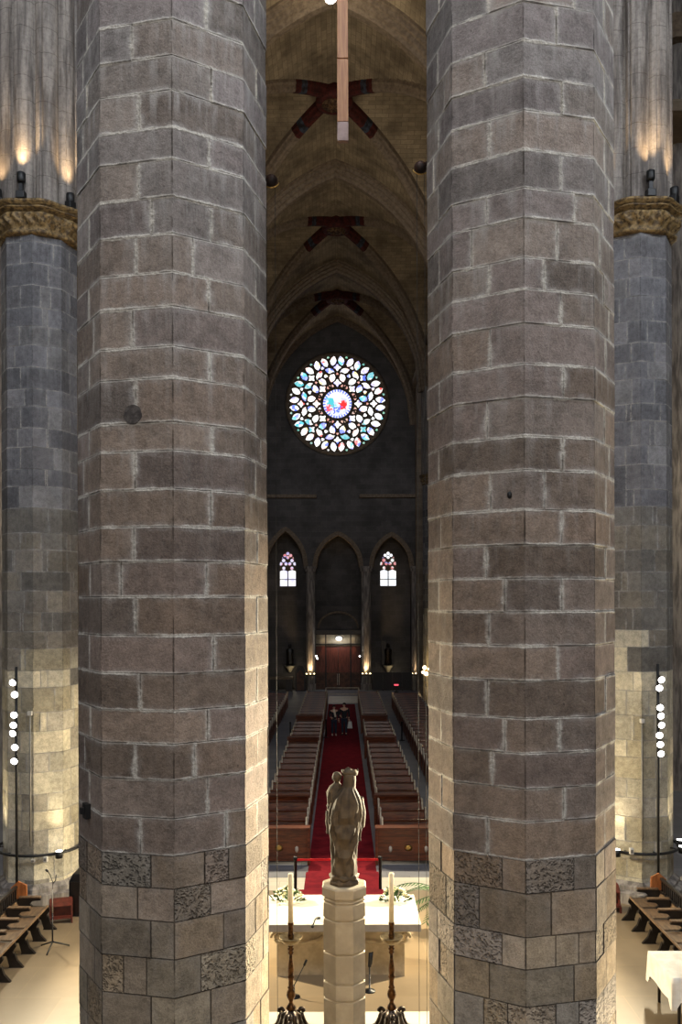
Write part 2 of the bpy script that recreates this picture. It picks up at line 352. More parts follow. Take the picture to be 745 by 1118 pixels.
# ------------------------------------------------------------------ octagonal ashlar pillars
def pillar(name, cx, cy, rad, a0, z0, z1, beds, tintfn, material, seed, near=True, parent=None, pitz=None):
    """octagon of radius rad, first vertex towards direction a0 (measured from -Y to +X); beds are the bed-joint heights"""
    rnd = random.Random(seed)
    ang = [a0+PI/4*k for k in range(8)]
    V = [Vector((cx+rad*math.sin(a), cy-rad*math.cos(a), 0)) for a in ang]
    side = (V[1]-V[0]).length
    vs, fs, ja, jb, tc, ar = [], [], [], [], [], []
    zs = [z0]+[b for b in sorted(beds) if z0+0.05 < b < z1-0.05]+[z1]
    TH = 0.10
    for i in range(len(zs)-1):
        za, zb = zs[i], zs[i+1]; low = pitz is not None and za < pitz
        cuts = []                                   # perimeter positions of the upright joints, in faces
        for k in range(8):
            if low:
                c = rnd.choice([[0.5], [0.36], [0.68], [0.3, 0.62], [0.42, 0.75]])
                if rnd.random() < 0.55: cuts.append(k+0.0)
            else:
                c = [0.5+rnd.uniform(-0.05, 0.05)] if (i+k) % 2 == 0 else ([] if rnd.random() < 0.8 else [rnd.choice([0.28, 0.72])])
                if not near and rnd.random() < 0.35: c = c+[rnd.uniform(0.2, 0.8)]
            cuts += [k+x for x in c]
        cuts = sorted(set(cuts))
        for ci, ca in enumerate(cuts):
            cb = cuts[(ci+1) % len(cuts)]+(8 if ci == len(cuts)-1 else 0)
            tint = tintfn((za+zb)/2, rnd); pit = 1.0 if (low and rnd.random() < 0.30) else (0.25 if low else 0.0)
            off = rnd.uniform(-0.005, 0.006) if near else rnd.uniform(-0.003, 0.003); rv = min(1.0, max(0.12, ((za+zb)/2-CZ+1.0)/5.0))*rnd.uniform(0.6, 1.0)
            s = ca
            while s < cb-1e-6:                      # one patch per octagon face the block covers
                e = min(cb, math.floor(s+1e-6)+1); k = int(math.floor(s+1e-6)) % 8
                A, B = V[k], V[(k+1) % 8]; ta, tb = s-math.floor(s+1e-6), e-math.floor(s+1e-6)
                nrm = ((A+B)/2-Vector((cx, cy, 0))).normalized()
                sa = ca if True else s
                for (p, q, z, depth) in [(0, 0, 0, 0)]:
                    p0 = A.lerp(B, ta)+nrm*off; p1 = A.lerp(B, tb)+nrm*off
                    # keep neighbouring faces closed along the arris
                    i0 = A.lerp(B, ta)-nrm*TH; i1 = A.lerp(B, tb)-nrm*TH
                    b0 = len(vs)
                    vs += [(p0.x, p0.y, za), (p1.x, p1.y, za), (p1.x, p1.y, zb), (p0.x, p0.y, zb),
                           (i0.x, i0.y, za), (i1.x, i1.y, za), (i1.x, i1.y, zb), (i0.x, i0.y, zb)]
                    L0, L1 = (s-ca)*side, (e-ca)*side; T = (cb-ca)*side
                    dat = {0: (L0, T-L0, 0.0, zb-za), 1: (L1, T-L1, 0.0, zb-za), 2: (L1, T-L1, zb-za, 0.0), 3: (L0, T-L0, zb-za, 0.0)}
                    for quad in ((0, 1, 2, 3), (0, 4, 5, 1), (3, 2, 6, 7), (1, 5, 6, 2), (0, 3, 7, 4)):
                        fs.append([b0+x for x in quad])
                        for x in quad:
                            dl, dr, db, dt = dat[x % 4]
                            ja.append((dl, dr, db)); jb.append((dt, pit, rv)); tc.append(tint); ar.append(ta if x % 4 in (0, 3) else tb)
                s = e
    # solid core behind the facing
    cr = rad-0.06
    b0 = len(vs)
    for z in (z0, z1):
        for a in ang: vs.append((cx+cr*math.sin(a), cy-cr*math.cos(a), z))
    core = [[b0+k, b0+(k+1) % 8, b0+8+(k+1) % 8, b0+8+k] for k in range(8)]+[[b0+8+k for k in range(8)]]
    for f in core:
        fs.append(f)
        for x in f: ja.append((1, 1, 1)); jb.append((1, 0, 0)); tc.append(tintfn(z0, rnd)); ar.append(0.5)
    me = bpy.data.meshes.new(name); me.from_pydata(vs, [], fs); me.materials.append(material)
    a = me.attributes.new('ja', 'FLOAT_VECTOR', 'CORNER'); a.data.foreach_set('vector', [c for t in ja for c in t])
    a = me.attributes.new('jb', 'FLOAT_VECTOR', 'CORNER'); a.data.foreach_set('vector', [c for t in jb for c in t])
    a = me.attributes.new('arr', 'FLOAT', 'CORNER'); a.data.foreach_set('value', ar)
    a = me.attributes.new('tint', 'FLOAT_COLOR', 'CORNER'); a.data.foreach_set('color', [c for t in tc for c in t])
    o = bpy.data.objects.new(name, me); COL.objects.link(o)
    if parent: o.parent = parent
    return o

def lerp3(a, b, t): return tuple(a[i]+(b[i]-a[i])*t for i in range(3))
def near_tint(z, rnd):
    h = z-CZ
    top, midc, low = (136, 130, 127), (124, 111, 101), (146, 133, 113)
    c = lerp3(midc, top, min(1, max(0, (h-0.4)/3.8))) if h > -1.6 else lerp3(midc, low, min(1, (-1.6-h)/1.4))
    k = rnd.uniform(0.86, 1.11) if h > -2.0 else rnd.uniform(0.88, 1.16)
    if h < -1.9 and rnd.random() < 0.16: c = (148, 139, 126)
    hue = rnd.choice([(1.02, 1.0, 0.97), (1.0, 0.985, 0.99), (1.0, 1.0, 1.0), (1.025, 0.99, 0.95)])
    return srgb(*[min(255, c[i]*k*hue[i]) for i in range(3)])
bedsL = [19.2, 59, 96.9, 137.5, 172.4, 213, 254, 296, 333.3, 377, 411.5, 459.6, 491, 533, 574, 612, 651, 694, 735.5, 776, 812.5, 852, 894, 935, 971, 1007, 1048, 1090]
bedsR = [1.5, 43.7, 83.3, 120.5, 163.5, 205.8, 238, 281.5, 316, 353, 397.5, 433.7, 476.5, 513.7, 557, 595, 632, 669, 706.5, 744.5, 786, 824, 862.5, 899, 941, 977, 1025, 1060, 1101]
RN = 0.8
def near_pillar(name, xc, yc, a0, beds, seed, label):
    cx, cy = xc*RN, yc*RN; ym = cy-RN*math.cos(a0)
    hs = [CZ+(HY-b)*ym/F for b in beds]
    lo, hi = min(hs), max(hs)
    hs += [lo-0.32*k for k in range(1, 12)]+[hi+0.31*k for k in range(1, 14)]
    t = thing(name, label, 'pillar', (0, 0, 0), 0, None)
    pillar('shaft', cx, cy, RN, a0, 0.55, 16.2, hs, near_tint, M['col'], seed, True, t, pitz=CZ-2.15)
    mb = MB(); rot = a0-PI/2
    mb.lathe([(RN+0.30, 0.0), (RN+0.30, 0.28), (RN+0.16, 0.30), (RN+0.16, 0.42), (RN+0.02, 0.56)], (cx, cy, 0), 8, rot=rot, smooth=False)
    mb.build('base', M['shaft'], t)
    V = [Vector((cx+RN*math.sin(a0+PI/4*k), cy-RN*math.cos(a0+PI/4*k), 0)) for k in range(8)]
    def onface(k, u, py):
        p = V[k].lerp(V[(k+1) % 8], u); n_ = ((V[k]+V[(k+1) % 8])/2-Vector((cx, cy, 0))).normalized(); p.z = CZ+(HY-py)*p.y/F; return p, n_
    if seed == 11:
        p, n_ = onface(6, 0.45, 884); sd = Vector((-n_.y, n_.x, 0)); mb = MB(); Mx = Matrix.Translation(p) @ Matrix((sd, n_, Vector((0, 0, 1)))).transposed().to_4x4()
        mb.box(-0.045, 0.045, -0.03, 0.04, -0.06, 0.06, M=Mx); mb.box(-0.02, 0.02, 0.04, 0.07, -0.02, 0.03, M=Mx); mb.build('iron_socket', M['black'], t)
        p, n_ = onface(7, 0.46, 452); mb = MB(); sd = Vector((-n_.y, n_.x, 0)); Mx = Matrix.Translation(p) @ Matrix((sd, n_, Vector((0, 0, 1)))).transposed().to_4x4()
        mb.prism([(0.075*math.cos(2*PI*i/24)*(1+0.06*math.sin(5*i)), 0.075*math.sin(2*PI*i/24)) for i in range(24)], -0.02, 0.012, 'y', M=Mx); mb.build('round_stain', M['stain_disc'], t)  # thin disc stands for a round dark stain on the stone
    else:
        p, n_ = onface(7, 0.80, 541); mb = MB(); mb.ball(p, (0.02, 0.02, 0.03), 10, 8); mb.build('dark_hole_spot', M['black'], t)  # black ball stands for a small dark hole in the stone
    return t
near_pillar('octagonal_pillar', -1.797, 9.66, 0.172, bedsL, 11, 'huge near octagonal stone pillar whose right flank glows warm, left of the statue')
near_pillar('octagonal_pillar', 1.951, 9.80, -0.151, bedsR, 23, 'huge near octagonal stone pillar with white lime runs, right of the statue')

AX = -0.25                                   # axis of the nave
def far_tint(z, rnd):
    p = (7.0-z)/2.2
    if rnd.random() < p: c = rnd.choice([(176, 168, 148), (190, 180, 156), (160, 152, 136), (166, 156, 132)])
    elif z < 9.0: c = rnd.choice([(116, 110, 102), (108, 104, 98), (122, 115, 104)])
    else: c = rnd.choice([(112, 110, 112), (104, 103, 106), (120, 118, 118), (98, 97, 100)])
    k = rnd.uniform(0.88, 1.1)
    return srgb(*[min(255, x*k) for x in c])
def capital(mb, cx, cy, rad, z, n=320):
    """moulded abacus over a carved band"""
    def leafy(a, zz, r):
        if 0.14 < zz < 0.46:
            return r+(0.06*math.sin(a*24+math.sin(zz*22)*1.6)+0.03*math.sin(a*48+zz*40))*math.sin((zz-0.14)/0.32*PI)
        return r
    octo = lambda a, r: r*(1+0.035*math.cos(8*(a-PI/8)))
    f = lambda a, zz, r: octo(a, leafy(a, zz, r))
    prof = [(rad, -0.06), (rad+0.07, -0.03), (rad+0.08, 0.03), (rad+0.01, 0.07), (rad+0.01, 0.12), (rad+0.04, 0.17), (rad+0.07, 0.22), (rad+0.09, 0.28), (rad+0.11, 0.34), (rad+0.13, 0.40), (rad+0.13, 0.45),
            (rad+0.05, 0.48), (rad+0.05, 0.515), (rad+0.19, 0.54), (rad+0.21, 0.57), (rad+0.12, 0.605), (rad+0.12, 0.63), (rad+0.25, 0.655), (rad+0.25, 0.72), (rad+0.10, 0.74)]
    b0 = len(mb.v); mb.lathe(prof, (cx, cy, 0), n, fn=f)
    for i in range(b0, len(mb.v)): v = mb.v[i]; mb.v[i] = (v[0], v[1], z+v[2]*0.85)
def shaft_cluster(parent, cx, cy, z0, z1, rad, n=8, rot=0.0, name='shaft_cluster'):
    mb = MB(); pts = []
    for k in range(n*3*6):
        a = 2*PI*k/(n*3*6); u = (a-rot)*n/(2*PI); fr = u-math.floor(u)
        lob = abs(math.sin(PI*fr)); r = rad*(0.72+0.28*lob**0.55)
        if abs(fr-0.5) > 0.44: r *= 0.97
        if 0.20 < fr < 0.25 or 0.75 < fr < 0.80: r *= 0.955
        pts.append((cx+r*math.cos(a), cy+r*math.sin(a)))
    mb.prism(pts, z0, z1, 'z')
    return mb.build(name, M['shaftj'], parent)
# pier shafts: drums with thin bed joints
m_, nt_, b_ = newmat('clustered_shaft_stone'); g_ = G(nt_); b_.inputs['Roughness'].default_value = 0.9; b_.inputs['Specular IOR Level'].default_value = 0.2
sp_ = g_.n('ShaderNodeSeparateXYZ'); g_.lk(g_.obj(), sp_.inputs[0])
zz_ = g_.math('ADD', sp_.outputs[2], g_.math('MULTIPLY', g_.noise(2.5, 3), 0.12))
fr_ = g_.math('FRACT', g_.math('MULTIPLY', zz_, 1/0.52))
jn_ = g_.step(fr_, 0.0, 0.035, 1, 0)
cc_ = g_.mix(g_.step(g_.noise(1.2, 6, 0.65, stretch=(5, 5, 0.5)), 0.35, 0.66), srgb(158, 150, 142), srgb(96, 90, 86))
cc_ = g_.mix(g_.step(g_.noise(14, 5, 0.7), 0.35, 0.8, 0, 0.5), cc_, srgb(80, 74, 70))
g_.lk(g_.mix(g_.math('MULTIPLY', jn_, 0.65), cc_, srgb(50, 46, 42)), b_.inputs['Base Color'])
g_.bump(g_.math('SUBTRACT', g_.noise(16, 4), jn_), b_, 0.4, 0.015)
M['shaftj'] = m_

def big_pier(name, cx, cy, zbase, label, seed, zcap=14.85, top=21.3, group=None):
    t = thing(name, label, 'pillar', (0, 0, 0), 0, group)
    a0 = PI/8
    a0 = 0.14 if cx < 0 else -0.14
    beds = []; z = zbase+0.5; rn = random.Random(seed)
    while z < zcap: beds.append(z); z += rn.choice([0.40, 0.46, 0.52, 0.36])
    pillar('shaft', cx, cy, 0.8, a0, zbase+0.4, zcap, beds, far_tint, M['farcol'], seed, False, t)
    mb = MB(); mb.lathe([(1.06, 0), (1.06, 0.22), (0.94, 0.26), (0.94, 0.34), (0.82, 0.42)], (cx, cy, zbase), 8, rot=a0-PI/2, smooth=False); mb.build('base', M['shaft'], t)
    mb = MB(); capital(mb, cx, cy, 0.79, zcap); mb.build('capital', M['gold'], t)
    shaft_cluster(t, cx, cy, zcap+0.60, top, 0.82, 8, 0.2)
    mb = MB(); sg = 1 if cx < AX else -1; mb.bar((cx+sg*0.72, cy+0.12, zcap+0.6), (cx+sg*0.72, cy+0.12, top), 0.15, 20); mb.build('inner_shaft', M['shaftj'], t)
    return t
FARL = (-6.58, 19.6); FARR = (6.40, 19.6)
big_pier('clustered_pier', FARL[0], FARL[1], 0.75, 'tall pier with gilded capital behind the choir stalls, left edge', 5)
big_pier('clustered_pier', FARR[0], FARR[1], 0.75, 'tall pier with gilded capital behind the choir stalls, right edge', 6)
for k, y in enumerate((33.0, 46.5, 60.0)):
    for s in (-1, 1):
        nm = ('nearest', 'middle', 'farthest')[k]
        big_pier('clustered_pier', AX+s*6.5, y, 0.0, '%s nave pier on the %s of the pews' % (nm, 'left' if s < 0 else 'right'), 40+k*2+s)

# ------------------------------------------------------------------ vault
YB = [19.6, 33.0, 46.5, 60.0, 71.5]; VA = 6.1; VS = CZ+14.0; VR = 8.6
RX = (VR*VR+VA*VA)/(2*VA); CX_ = RX-VA
def hx(x): return VS+math.sqrt(max(0, RX*RX-(abs(x)+CX_)**2))
def hy(y, hb):
    r = (VR*VR+hb*hb)/(2*hb); return VS+math.sqrt(max(0, r*r-(abs(y)+r-hb)**2))
vs, fs, uvs = [], [], []
for (ya, yb) in zip(YB[:-1], YB[1:]):
    hb = (yb-ya)/2; ym = (ya+yb)/2; NX, NY = 48, 44; b0 = len(vs)
    info = []
    for j in range(NY+1):
        for i in range(NX+1):
            x = -VA+2*VA*i/NX; y = -hb+2*hb*j/NY
            zx, zy = hx(x), hy(y, hb); vs.append((AX+x, ym+y, max(zx, zy)))
    for j in range(NY):
        for i in range(NX):
            x = -VA+2*VA*(i+0.5)/NX; y = -hb+2*hb*(j+0.5)/NY
            fs.append((b0+j*(NX+1)+i, b0+(j+1)*(NX+1)+i, b0+(j+1)*(NX+1)+i+1, b0+j*(NX+1)+i+1))
            for (di, dj) in ((0, 0), (0, 1), (1, 1), (1, 0)):
                xx = -VA+2*VA*(i+di)/NX; yy = -hb+2*hb*(j+dj)/NY
                if hx(x) >= hy(y, hb): uvs.append((ym+yy, 1.25*RX*math.asin(min(1, (abs(xx)+CX_)/RX))))
                else:
                    r = (VR*VR+hb*hb)/(2*hb); uvs.append((xx, 1.25*r*math.asin(min(1, (abs(yy)+r-hb)/r))))
me = bpy.data.meshes.new('ceiling'); me.from_pydata(vs, [], fs); me.materials.append(M['vault'])
ul = me.uv_layers.new(name='UVMap')
for l, uv in zip(ul.data, uvs): l.uv = uv
for p in me.polygons: p.use_smooth = True
ceil = bpy.data.objects.new('ceiling', me); COL.objects.link(ceil); tag(ceil, kind='structure')

def sweep(pts, prof, side, name, mats, parent, mi=None):
    """carry a profile (sideways, downwards) along a path in a vertical plane"""
    pts = [Vector(p) for p in pts]; side = Vector(side).normalized(); n = len(prof); vsx = []
    for i, p in enumerate(pts):
        t = (pts[min(i+1, len(pts)-1)]-pts[max(i-1, 0)]).normalized(); dn = t.cross(side)
        if dn.z > 0: dn = -dn
        for (a, d) in prof: vsx.append(p+side*a+dn*d)
    fsx = [(i*n+k, i*n+(k+1) % n, (i+1)*n+(k+1) % n, (i+1)*n+k) for i in range(len(pts)-1) for k in range(n)]
    mb = MB()
    for idx, f in enumerate(fsx): pass
    mb.v = [tuple(v) for v in vsx]; mb.f = [list(f) for f in fsx]; mb.m = [mi(i//n) if mi else 0 for i in range(len(fsx))]; mb.sm = [False]*len(fsx)
    mb.f += [list(range(n-1, -1, -1)), [(len(pts)-1)*n+k for k in range(n)]]; mb.m += [0, 0]; mb.sm += [False, False]
    return mb.build(name, mats, parent)
big_prof = [(-0.62, -0.3), (-0.62, 0.10), (-0.50, 0.12), (-0.48, 0.28), (-0.36, 0.30), (-0.34, 0.46), (-0.20, 0.50), (-0.16, 0.66), (0.16, 0.66), (0.20, 0.50), (0.34, 0.46), (0.36, 0.30), (0.48, 0.28), (0.50, 0.12), (0.62, 0.10), (0.62, -0.3)]
rib_prof = [(-0.26, -0.2), (-0.26, 0.12), (-0.20, 0.20), (-0.16, 0.34), (-0.09, 0.42), (0.09, 0.42), (0.16, 0.34), (0.20, 0.20), (0.26, 0.12), (0.26, -0.2)]
N = 48
for y in YB:
    pts = [(AX+x, y, hx(x)) for x in [VA*(-1+2*i/N) for i in range(N+1)]]
    sc = 0.55 if y == YB[-1] else 1.0
    sweep(pts, [(a*sc, d*(sc if d > 0 else 1)) for a, d in big_prof], (0, 1, 0), 'transverse_arch', M['rib'], ceil)
for (ya, yb) in zip(YB[:-1], YB[1:]):
    hb = (yb-ya)/2; ym = (ya+yb)/2
    for sx in (-1, 1):
        for sy in (-1, 1):
            pts = []
            for i in range(25):
                s = 0.06+0.94*i/24
                z = VS+VR*math.sqrt(max(0, 1-s*s))*0.5+0.5*max(hx(VA*s), hy(hb*s, hb))-VS*0.5 if False else max(hx(VA*s), hy(hb*s, hb))
                ztop = max(hx(0.0), hy(0, hb))
                z = z-0.10*math.exp(-s*9)
                pts.append((AX+sx*VA*s, ym+sy*hb*s, z))
            sd = Vector((-sy*hb, sx*VA, 0))
            sweep(pts, rib_prof, sd, 'diagonal_rib', [M['rib'], M['ribred'], M['ribblue']], ceil, mi=lambda i: 1 if i < 4 else (2 if i < 5 else (1 if i < 6 else 0)))
    kb = MB(); kz = max(hx(0), hy(0, hb))
    kb.lathe([(0.50, -0.62), (0.62, -0.70), (0.80, -0.66), (0.84, -0.52), (0.80, -0.30), (0.70, -0.10), (0.60, 0.1)], (AX, ym, kz), 32)
    key = kb.build('keystone', M['ribred'], ceil)
    kb = MB()
    kb.lathe([(0.10, -0.74), (0.56, -0.68), (0.56, -0.60)], (AX, ym, kz), 24)
    for q in range(9):
        a = q*2.4; rr = 0.12+0.04*q; kb.ball((AX+rr*math.cos(a), ym+rr*math.sin(a), kz-0.70), (0.12, 0.12, 0.10), 8, 6)
    kb.build('carved_figure', M['boss'], key)
    for q in range(4):                            # small painted scroll at each angle between the ribs
        pass

# ------------------------------------------------------------------ 2-D outlines with holes, as solid walls
def outline_solid(name, loops, thick, place, mats, parent=None, fit=True):
    """loops: first the outline then the holes, as 2-D points; place(x, y, depth) gives world points"""
    cu = bpy.data.curves.new('t', 'CURVE'); cu.dimensions = '2D'; cu.fill_mode = 'BOTH'; cu.extrude = thick/2
    for lp in loops:
        s = cu.splines.new('POLY'); s.points.add(len(lp)-1); s.use_cyclic_u = True
        for p, q in zip(s.points, lp): p.co = (q[0], q[1], 0, 1)
    tmp = bpy.data.objects.new('t', cu); COL.objects.link(tmp)
    dg = bpy.context.evaluated_depsgraph_get(); me = bpy.data.meshes.new_from_object(tmp.evaluated_get(dg)); me.name = name
    bpy.data.objects.remove(tmp); bpy.data.curves.remove(cu)
    for v in me.vertices: v.co = place(v.co.x, v.co.y, v.co.z+thick/2)
    bm = bmesh.new(); bm.from_mesh(me); bmesh.ops.remove_doubles(bm, verts=bm.verts, dist=1e-5); bmesh.ops.recalc_face_normals(bm, faces=bm.faces); bm.to_mesh(me); bm.free()
    me.materials.clear()
    for m in (mats if isinstance(mats, (list, tuple)) else [mats]): me.materials.append(m)
    o = bpy.data.objects.new(name, me); COL.objects.link(o)
    if parent: o.parent = parent
    return o
def pointed(xc, hw, z0, zs, za, n=14):
    """outline of a pointed-arch opening, counter-clockwise from the lower left"""
    r_ = za-zs; rr = (r_*r_+hw*hw)/(2*hw); c = rr-hw; pts = [(xc-hw, z0), (xc+hw, z0)]
    for i in range(n+1):
        t = i/n; x = hw*(1-t); pts.append((xc+x, zs+math.sqrt(max(0, rr*rr-(x+c)**2))))
    for i in range(1, n+1):
        t = i/n; x = -hw*t; pts.append((xc+x, zs+math.sqrt(max(0, rr*rr-(abs(x)+c)**2))))
    return pts
def circle(cx, cy, r, n=64): return [(cx+r*math.cos(2*PI*i/n), cy+r*math.sin(2*PI*i/n)) for i in range(n)]

YW = 71.5; PX = YW/F
def wx(px): return (px-HX)*PX
def wz(py): return CZ+(HY-py)*PX
ROSE = (wx(369.2), wz(441)); RR = 53*PX
DEEP = 1.5
arches = [(wx(312.0), wx(333.8)-wx(312.0)), (wx(369.3), wx(394.3)-wx(369.3)), (wx(427.8), wx(449.6)-wx(427.8))]
loops = [[(-22, 0), (22, 0), (22, 33), (-22, 33)], circle(ROSE[0], ROSE[1], RR+0.25)]
for (xc, hw), ap in zip(arches, (578, 583, 584)): loops.append(pointed(xc, hw, 0.02, wz(619), wz(ap)))
ww = outline_solid('wall_west', loops, DEEP, lambda x, y, d: (x, YW+d, y), M['wall']); tag(ww, kind='structure')
# mouldings round the arches, ledges, recess walls and pilasters belong to the wall
mb = MB()
for (xc, hw), ap in zip(arches, (578, 583, 584)):
    for (o1, y0, y1) in ((0.0, 0.16, 0.0), (0.16, 0.32, 0.0)):
        pass
for (xc, hw), ap in zip(arches, (578, 583, 584)):
    arch = [p for p in pointed(xc, hw, wz(619), wz(619), wz(ap))[2:]]
    pts = [Vector((p[0], YW-0.02, p[1])) for p in arch]
    n = len(pts)
    mo = MB(); prof = [(-0.14, -0.22), (-0.14, 0.10), (0.0, 0.16), (0.14, 0.10), (0.14, -0.22)]
    sweep(pts, prof, (0, 1, 0), 'arch_moulding', M['rib'], ww)
mb.box(-8, wx(346), YW-0.28, YW, wz(543.5), wz(540)); mb.box(wx(393), 8, YW-0.28, YW, wz(543.5), wz(540)); mb.build('string_course', M['rib'], ww)
for px0, px1 in ((334.6, 343.8), (395.0, 404.8), (450.2, 460.5), (279, 290)):
    x0, x1 = wx(px0), wx(px1); pb = MB()
    xm, hw_ = (x0+x1)/2, (x1-x0)/2
    poly = [(x0, YW+0.1), (x0, YW-0.18), (xm-hw_*0.5, YW-0.42), (xm+hw_*0.5, YW-0.42), (x1, YW-0.18), (x1, YW+0.1)]
    pb.prism(poly, 0, wz(624), 'z')
    pb.prism([(xm+(p[0]-xm)*1.28, YW+(p[1]-YW)*1.25) for p in poly], wz(624), wz(621), 'z'); pb.prism([(xm+(p[0]-xm)*1.42, YW+(p[1]-YW)*1.4) for p in poly], wz(621), wz(618.6), 'z')
    pb.prism([(xm+(p[0]-xm)*1.2, YW+(p[1]-YW)*1.3) for p in poly], 0, 0.5, 'z')
    pb.build('pilaster', M['shaft'], ww)
# recess back wall with the two lancet openings
lz0, lz1, lza = wz(640), wz(616), wz(599.5)
lanc = [(wx(313.2), 9.0*PX), (wx(425.3), 9.0*PX)]
rb = outline_solid('recess_wall', [[(-9, 0), (9, 0), (9, 14), (-9, 14)]]+[pointed(xc, hw, lz0, wz(616), lza) for xc, hw in lanc], 0.4, lambda x, y, d: (x, YW+DEEP+d, y), M['wall'], ww)
# tympanum and dark upper recess over the door
tz0, tz1 = wz(688), wz(662)
xc, hw = arches[1]
tp = outline_solid('tympanum', [[(xc-hw, tz0), (xc+hw, tz0), (xc+hw, tz1), (xc-hw, tz1)]], 0.5, lambda x, y, d: (x, YW+0.9+d, y), M['wall'], ww)
ring = [(xc+1.62*math.cos(PI*i/20), tz0+0.15+1.30*math.sin(PI*i/20)) for i in range(21)]
sweep([Vector((p[0], YW+0.9, p[1])) for p in ring], [(-0.12, -0.05), (-0.12, 0.10), (0.05, 0.10), (0.05, -0.05)], (0, 1, 0), 'tympanum_arch', M['rib'], ww)

# ------------------------------------------------------------------ stained glass
def glass(name, base, s, sc=1.2):
    m, nt, b = newmat(name); g = G(nt); b.inputs['Base Color'].default_value = (0.02, 0.02, 0.02, 1)
    v = g.n('ShaderNodeTexVoronoi'); v.inputs['Scale'].default_value = sc; g.lk(g.obj(), v.inputs['Vector'])
    rp = g.n('ShaderNodeValToRGB'); g.lk(g.math('FRACT', g.math('MULTIPLY', v.outputs['Color'], 1.0)), rp.inputs[0])
    cr = rp.color_ramp; cr.interpolation = 'CONSTANT'
    cr.elements[0].position = 0; cr.elements[0].color = base[0]; cr.elements[1].position = base[1][0]; cr.elements[1].color = base[1][1]
    for p, c in base[2:]: e = cr.elements.new(p); e.color = c
    n = g.noise(3.0, 3); col = g.mix(g.step(n, 0.35, 0.65, 0, 0.35), rp.outputs[0], (1, 1, 1, 1))
    g.lk(col, b.inputs['Emission Color']); b.inputs['Emission Strength'].default_value = s
    return m
Wt, Bl, Rd, Tl, Yl, Pk, Pu = (1, 1, 0.97, 1), (0.10, 0.16, 0.85, 1), (0.85, 0.07, 0.06, 1), (0.08, 0.55, 0.62, 1), (0.95, 0.75, 0.30, 1), (1, 0.62, 0.55, 1), (0.42, 0.38, 0.95, 1)
GL = [glass('glass_mostly_white', [Wt, (0.50, Pu), (0.58, Wt), (0.70, Bl), (0.76, Pk), (0.83, Yl), (0.90, Rd), (0.94, Wt)], 1.7, 3.0),
      glass('glass_white_blue', [Wt, (0.42, Bl), (0.56, Wt), (0.72, Tl), (0.86, Pu)], 1.5, 3.2),
      glass('glass_white_red', [Wt, (0.45, Rd), (0.58, Wt), (0.74, Pk), (0.88, Bl)], 1.5, 3.2),
      glass('glass_teal', [Tl, (0.4, Wt), (0.7, Tl), (0.85, Bl)], 1.2, 3.2),
      glass('glass_green_dot', [(0.25, 0.75, 0.50, 1), (0.5, (0.20, 0.62, 0.52, 1)), (0.8, Wt)], 0.9, 2.0),
      glass('glass_pink_dot', [(0.95, 0.55, 0.42, 1), (0.4, (0.9, 0.35, 0.25, 1)), (0.75, Wt)], 1.1, 2.0)]
win = thing('window_1', None, None, (ROSE[0], YW, ROSE[1])); tag(win, kind='structure')
K = PX/5.32
holes, panes = [], [MB() for _ in range(6)]
rg = random.Random(3)
def lens(r, ang, tilt, ln, wd, n=8):
    """pointed petal; ang clockwise from the top, tilt from the radial direction"""
    a = R(90-ang); c = (r*math.cos(a)*K, r*math.sin(a)*K); d = a+R(tilt); u = (math.cos(d), math.sin(d)); v = (-u[1], u[0]); pts = []
    for i in range(n+1):
        t = -1+2*i/n; h = (1-abs(t)**2.4)*wd*K/2; pts.append((c[0]+u[0]*t*ln*K/2+v[0]*h, c[1]+u[1]*t*ln*K/2+v[1]*h))
    for i in range(n-1, 0, -1):
        t = -1+2*i/n; h = -(1-abs(t)**2.4)*wd*K/2; pts.append((c[0]+u[0]*t*ln*K/2+v[0]*h, c[1]+u[1]*t*ln*K/2+v[1]*h))
    return pts
def quat(r, ang, size, k=4, n=24, amp=0.22):
    a = R(90-ang); c = (r*math.cos(a)*K, r*math.sin(a)*K)
    return [(c[0]+size*K*(1+amp*math.cos(k*(2*PI*i/n)))*math.cos(a+2*PI*i/n), c[1]+size*K*(1+amp*math.cos(k*(2*PI*i/n)))*math.sin(a+2*PI*i/n)) for i in range(n)]
def dot(r, ang, size): return quat(r, ang, size, 3, 12, 0.12)
def pane(pts, gi): holes.append(pts); panes[gi].add([(p[0], -0.025, p[1]) for p in pts], [tuple(range(len(pts)))])
pick = lambda: rg.choices([0, 1, 2, 3], [0.52, 0.24, 0.16, 0.08])[0]
for s in range(8):
    b = 45*s
    for c in (0, 22.5):
        for sg in (-1, 1): pane(lens(250, b+c+sg*5.3, sg*16, 64, 40), pick())
    for sg in (-1, 1):
        pane(dot(274, b+sg*11.25, 10), 4)
        pane(lens(196, b+sg*12.6, -sg*62, 64, 36), pick())
        pane(lens(155, b+sg*11.0, sg*22, 62, 40), pick())
        pane(dot(107, b+sg*15.5, 11), 5)
    pane(quat(211, b, 20), pick()); pane(dot(224, b+22.5, 12), 0); pane(dot(174, b+22.5, 13), 0)
    pane(dot(174, b, 10), 5); pane(quat(121, b, 21), 0)
    pane(dot(111, b+22.5, 9), 5)
pane([(86*K*math.cos(2*PI*i/48), 86*K*math.sin(2*PI*i/48)) for i in range(48)], 0); panes[0].f.pop(); panes[0].m.pop(); panes[0].sm.pop()
tb = MB(); tb.prism(circle(0, 0, RR+0.3, 96), 0.0, 0.3, 'y')
for pts in holes:
    q = [Vector((p[0], -0.02, p[1])) for p in pts]; q = q+[q[0]]; tb.tube(q, 0.055, 5)
tb.tube([(1.02*RR*math.cos(2*PI*i/96), -0.02, 1.02*RR*math.sin(2*PI*i/96)) for i in range(97)], 0.12, 6)
tr = tb.build('rose_tracery', M['rib'], win)
pm = MB()
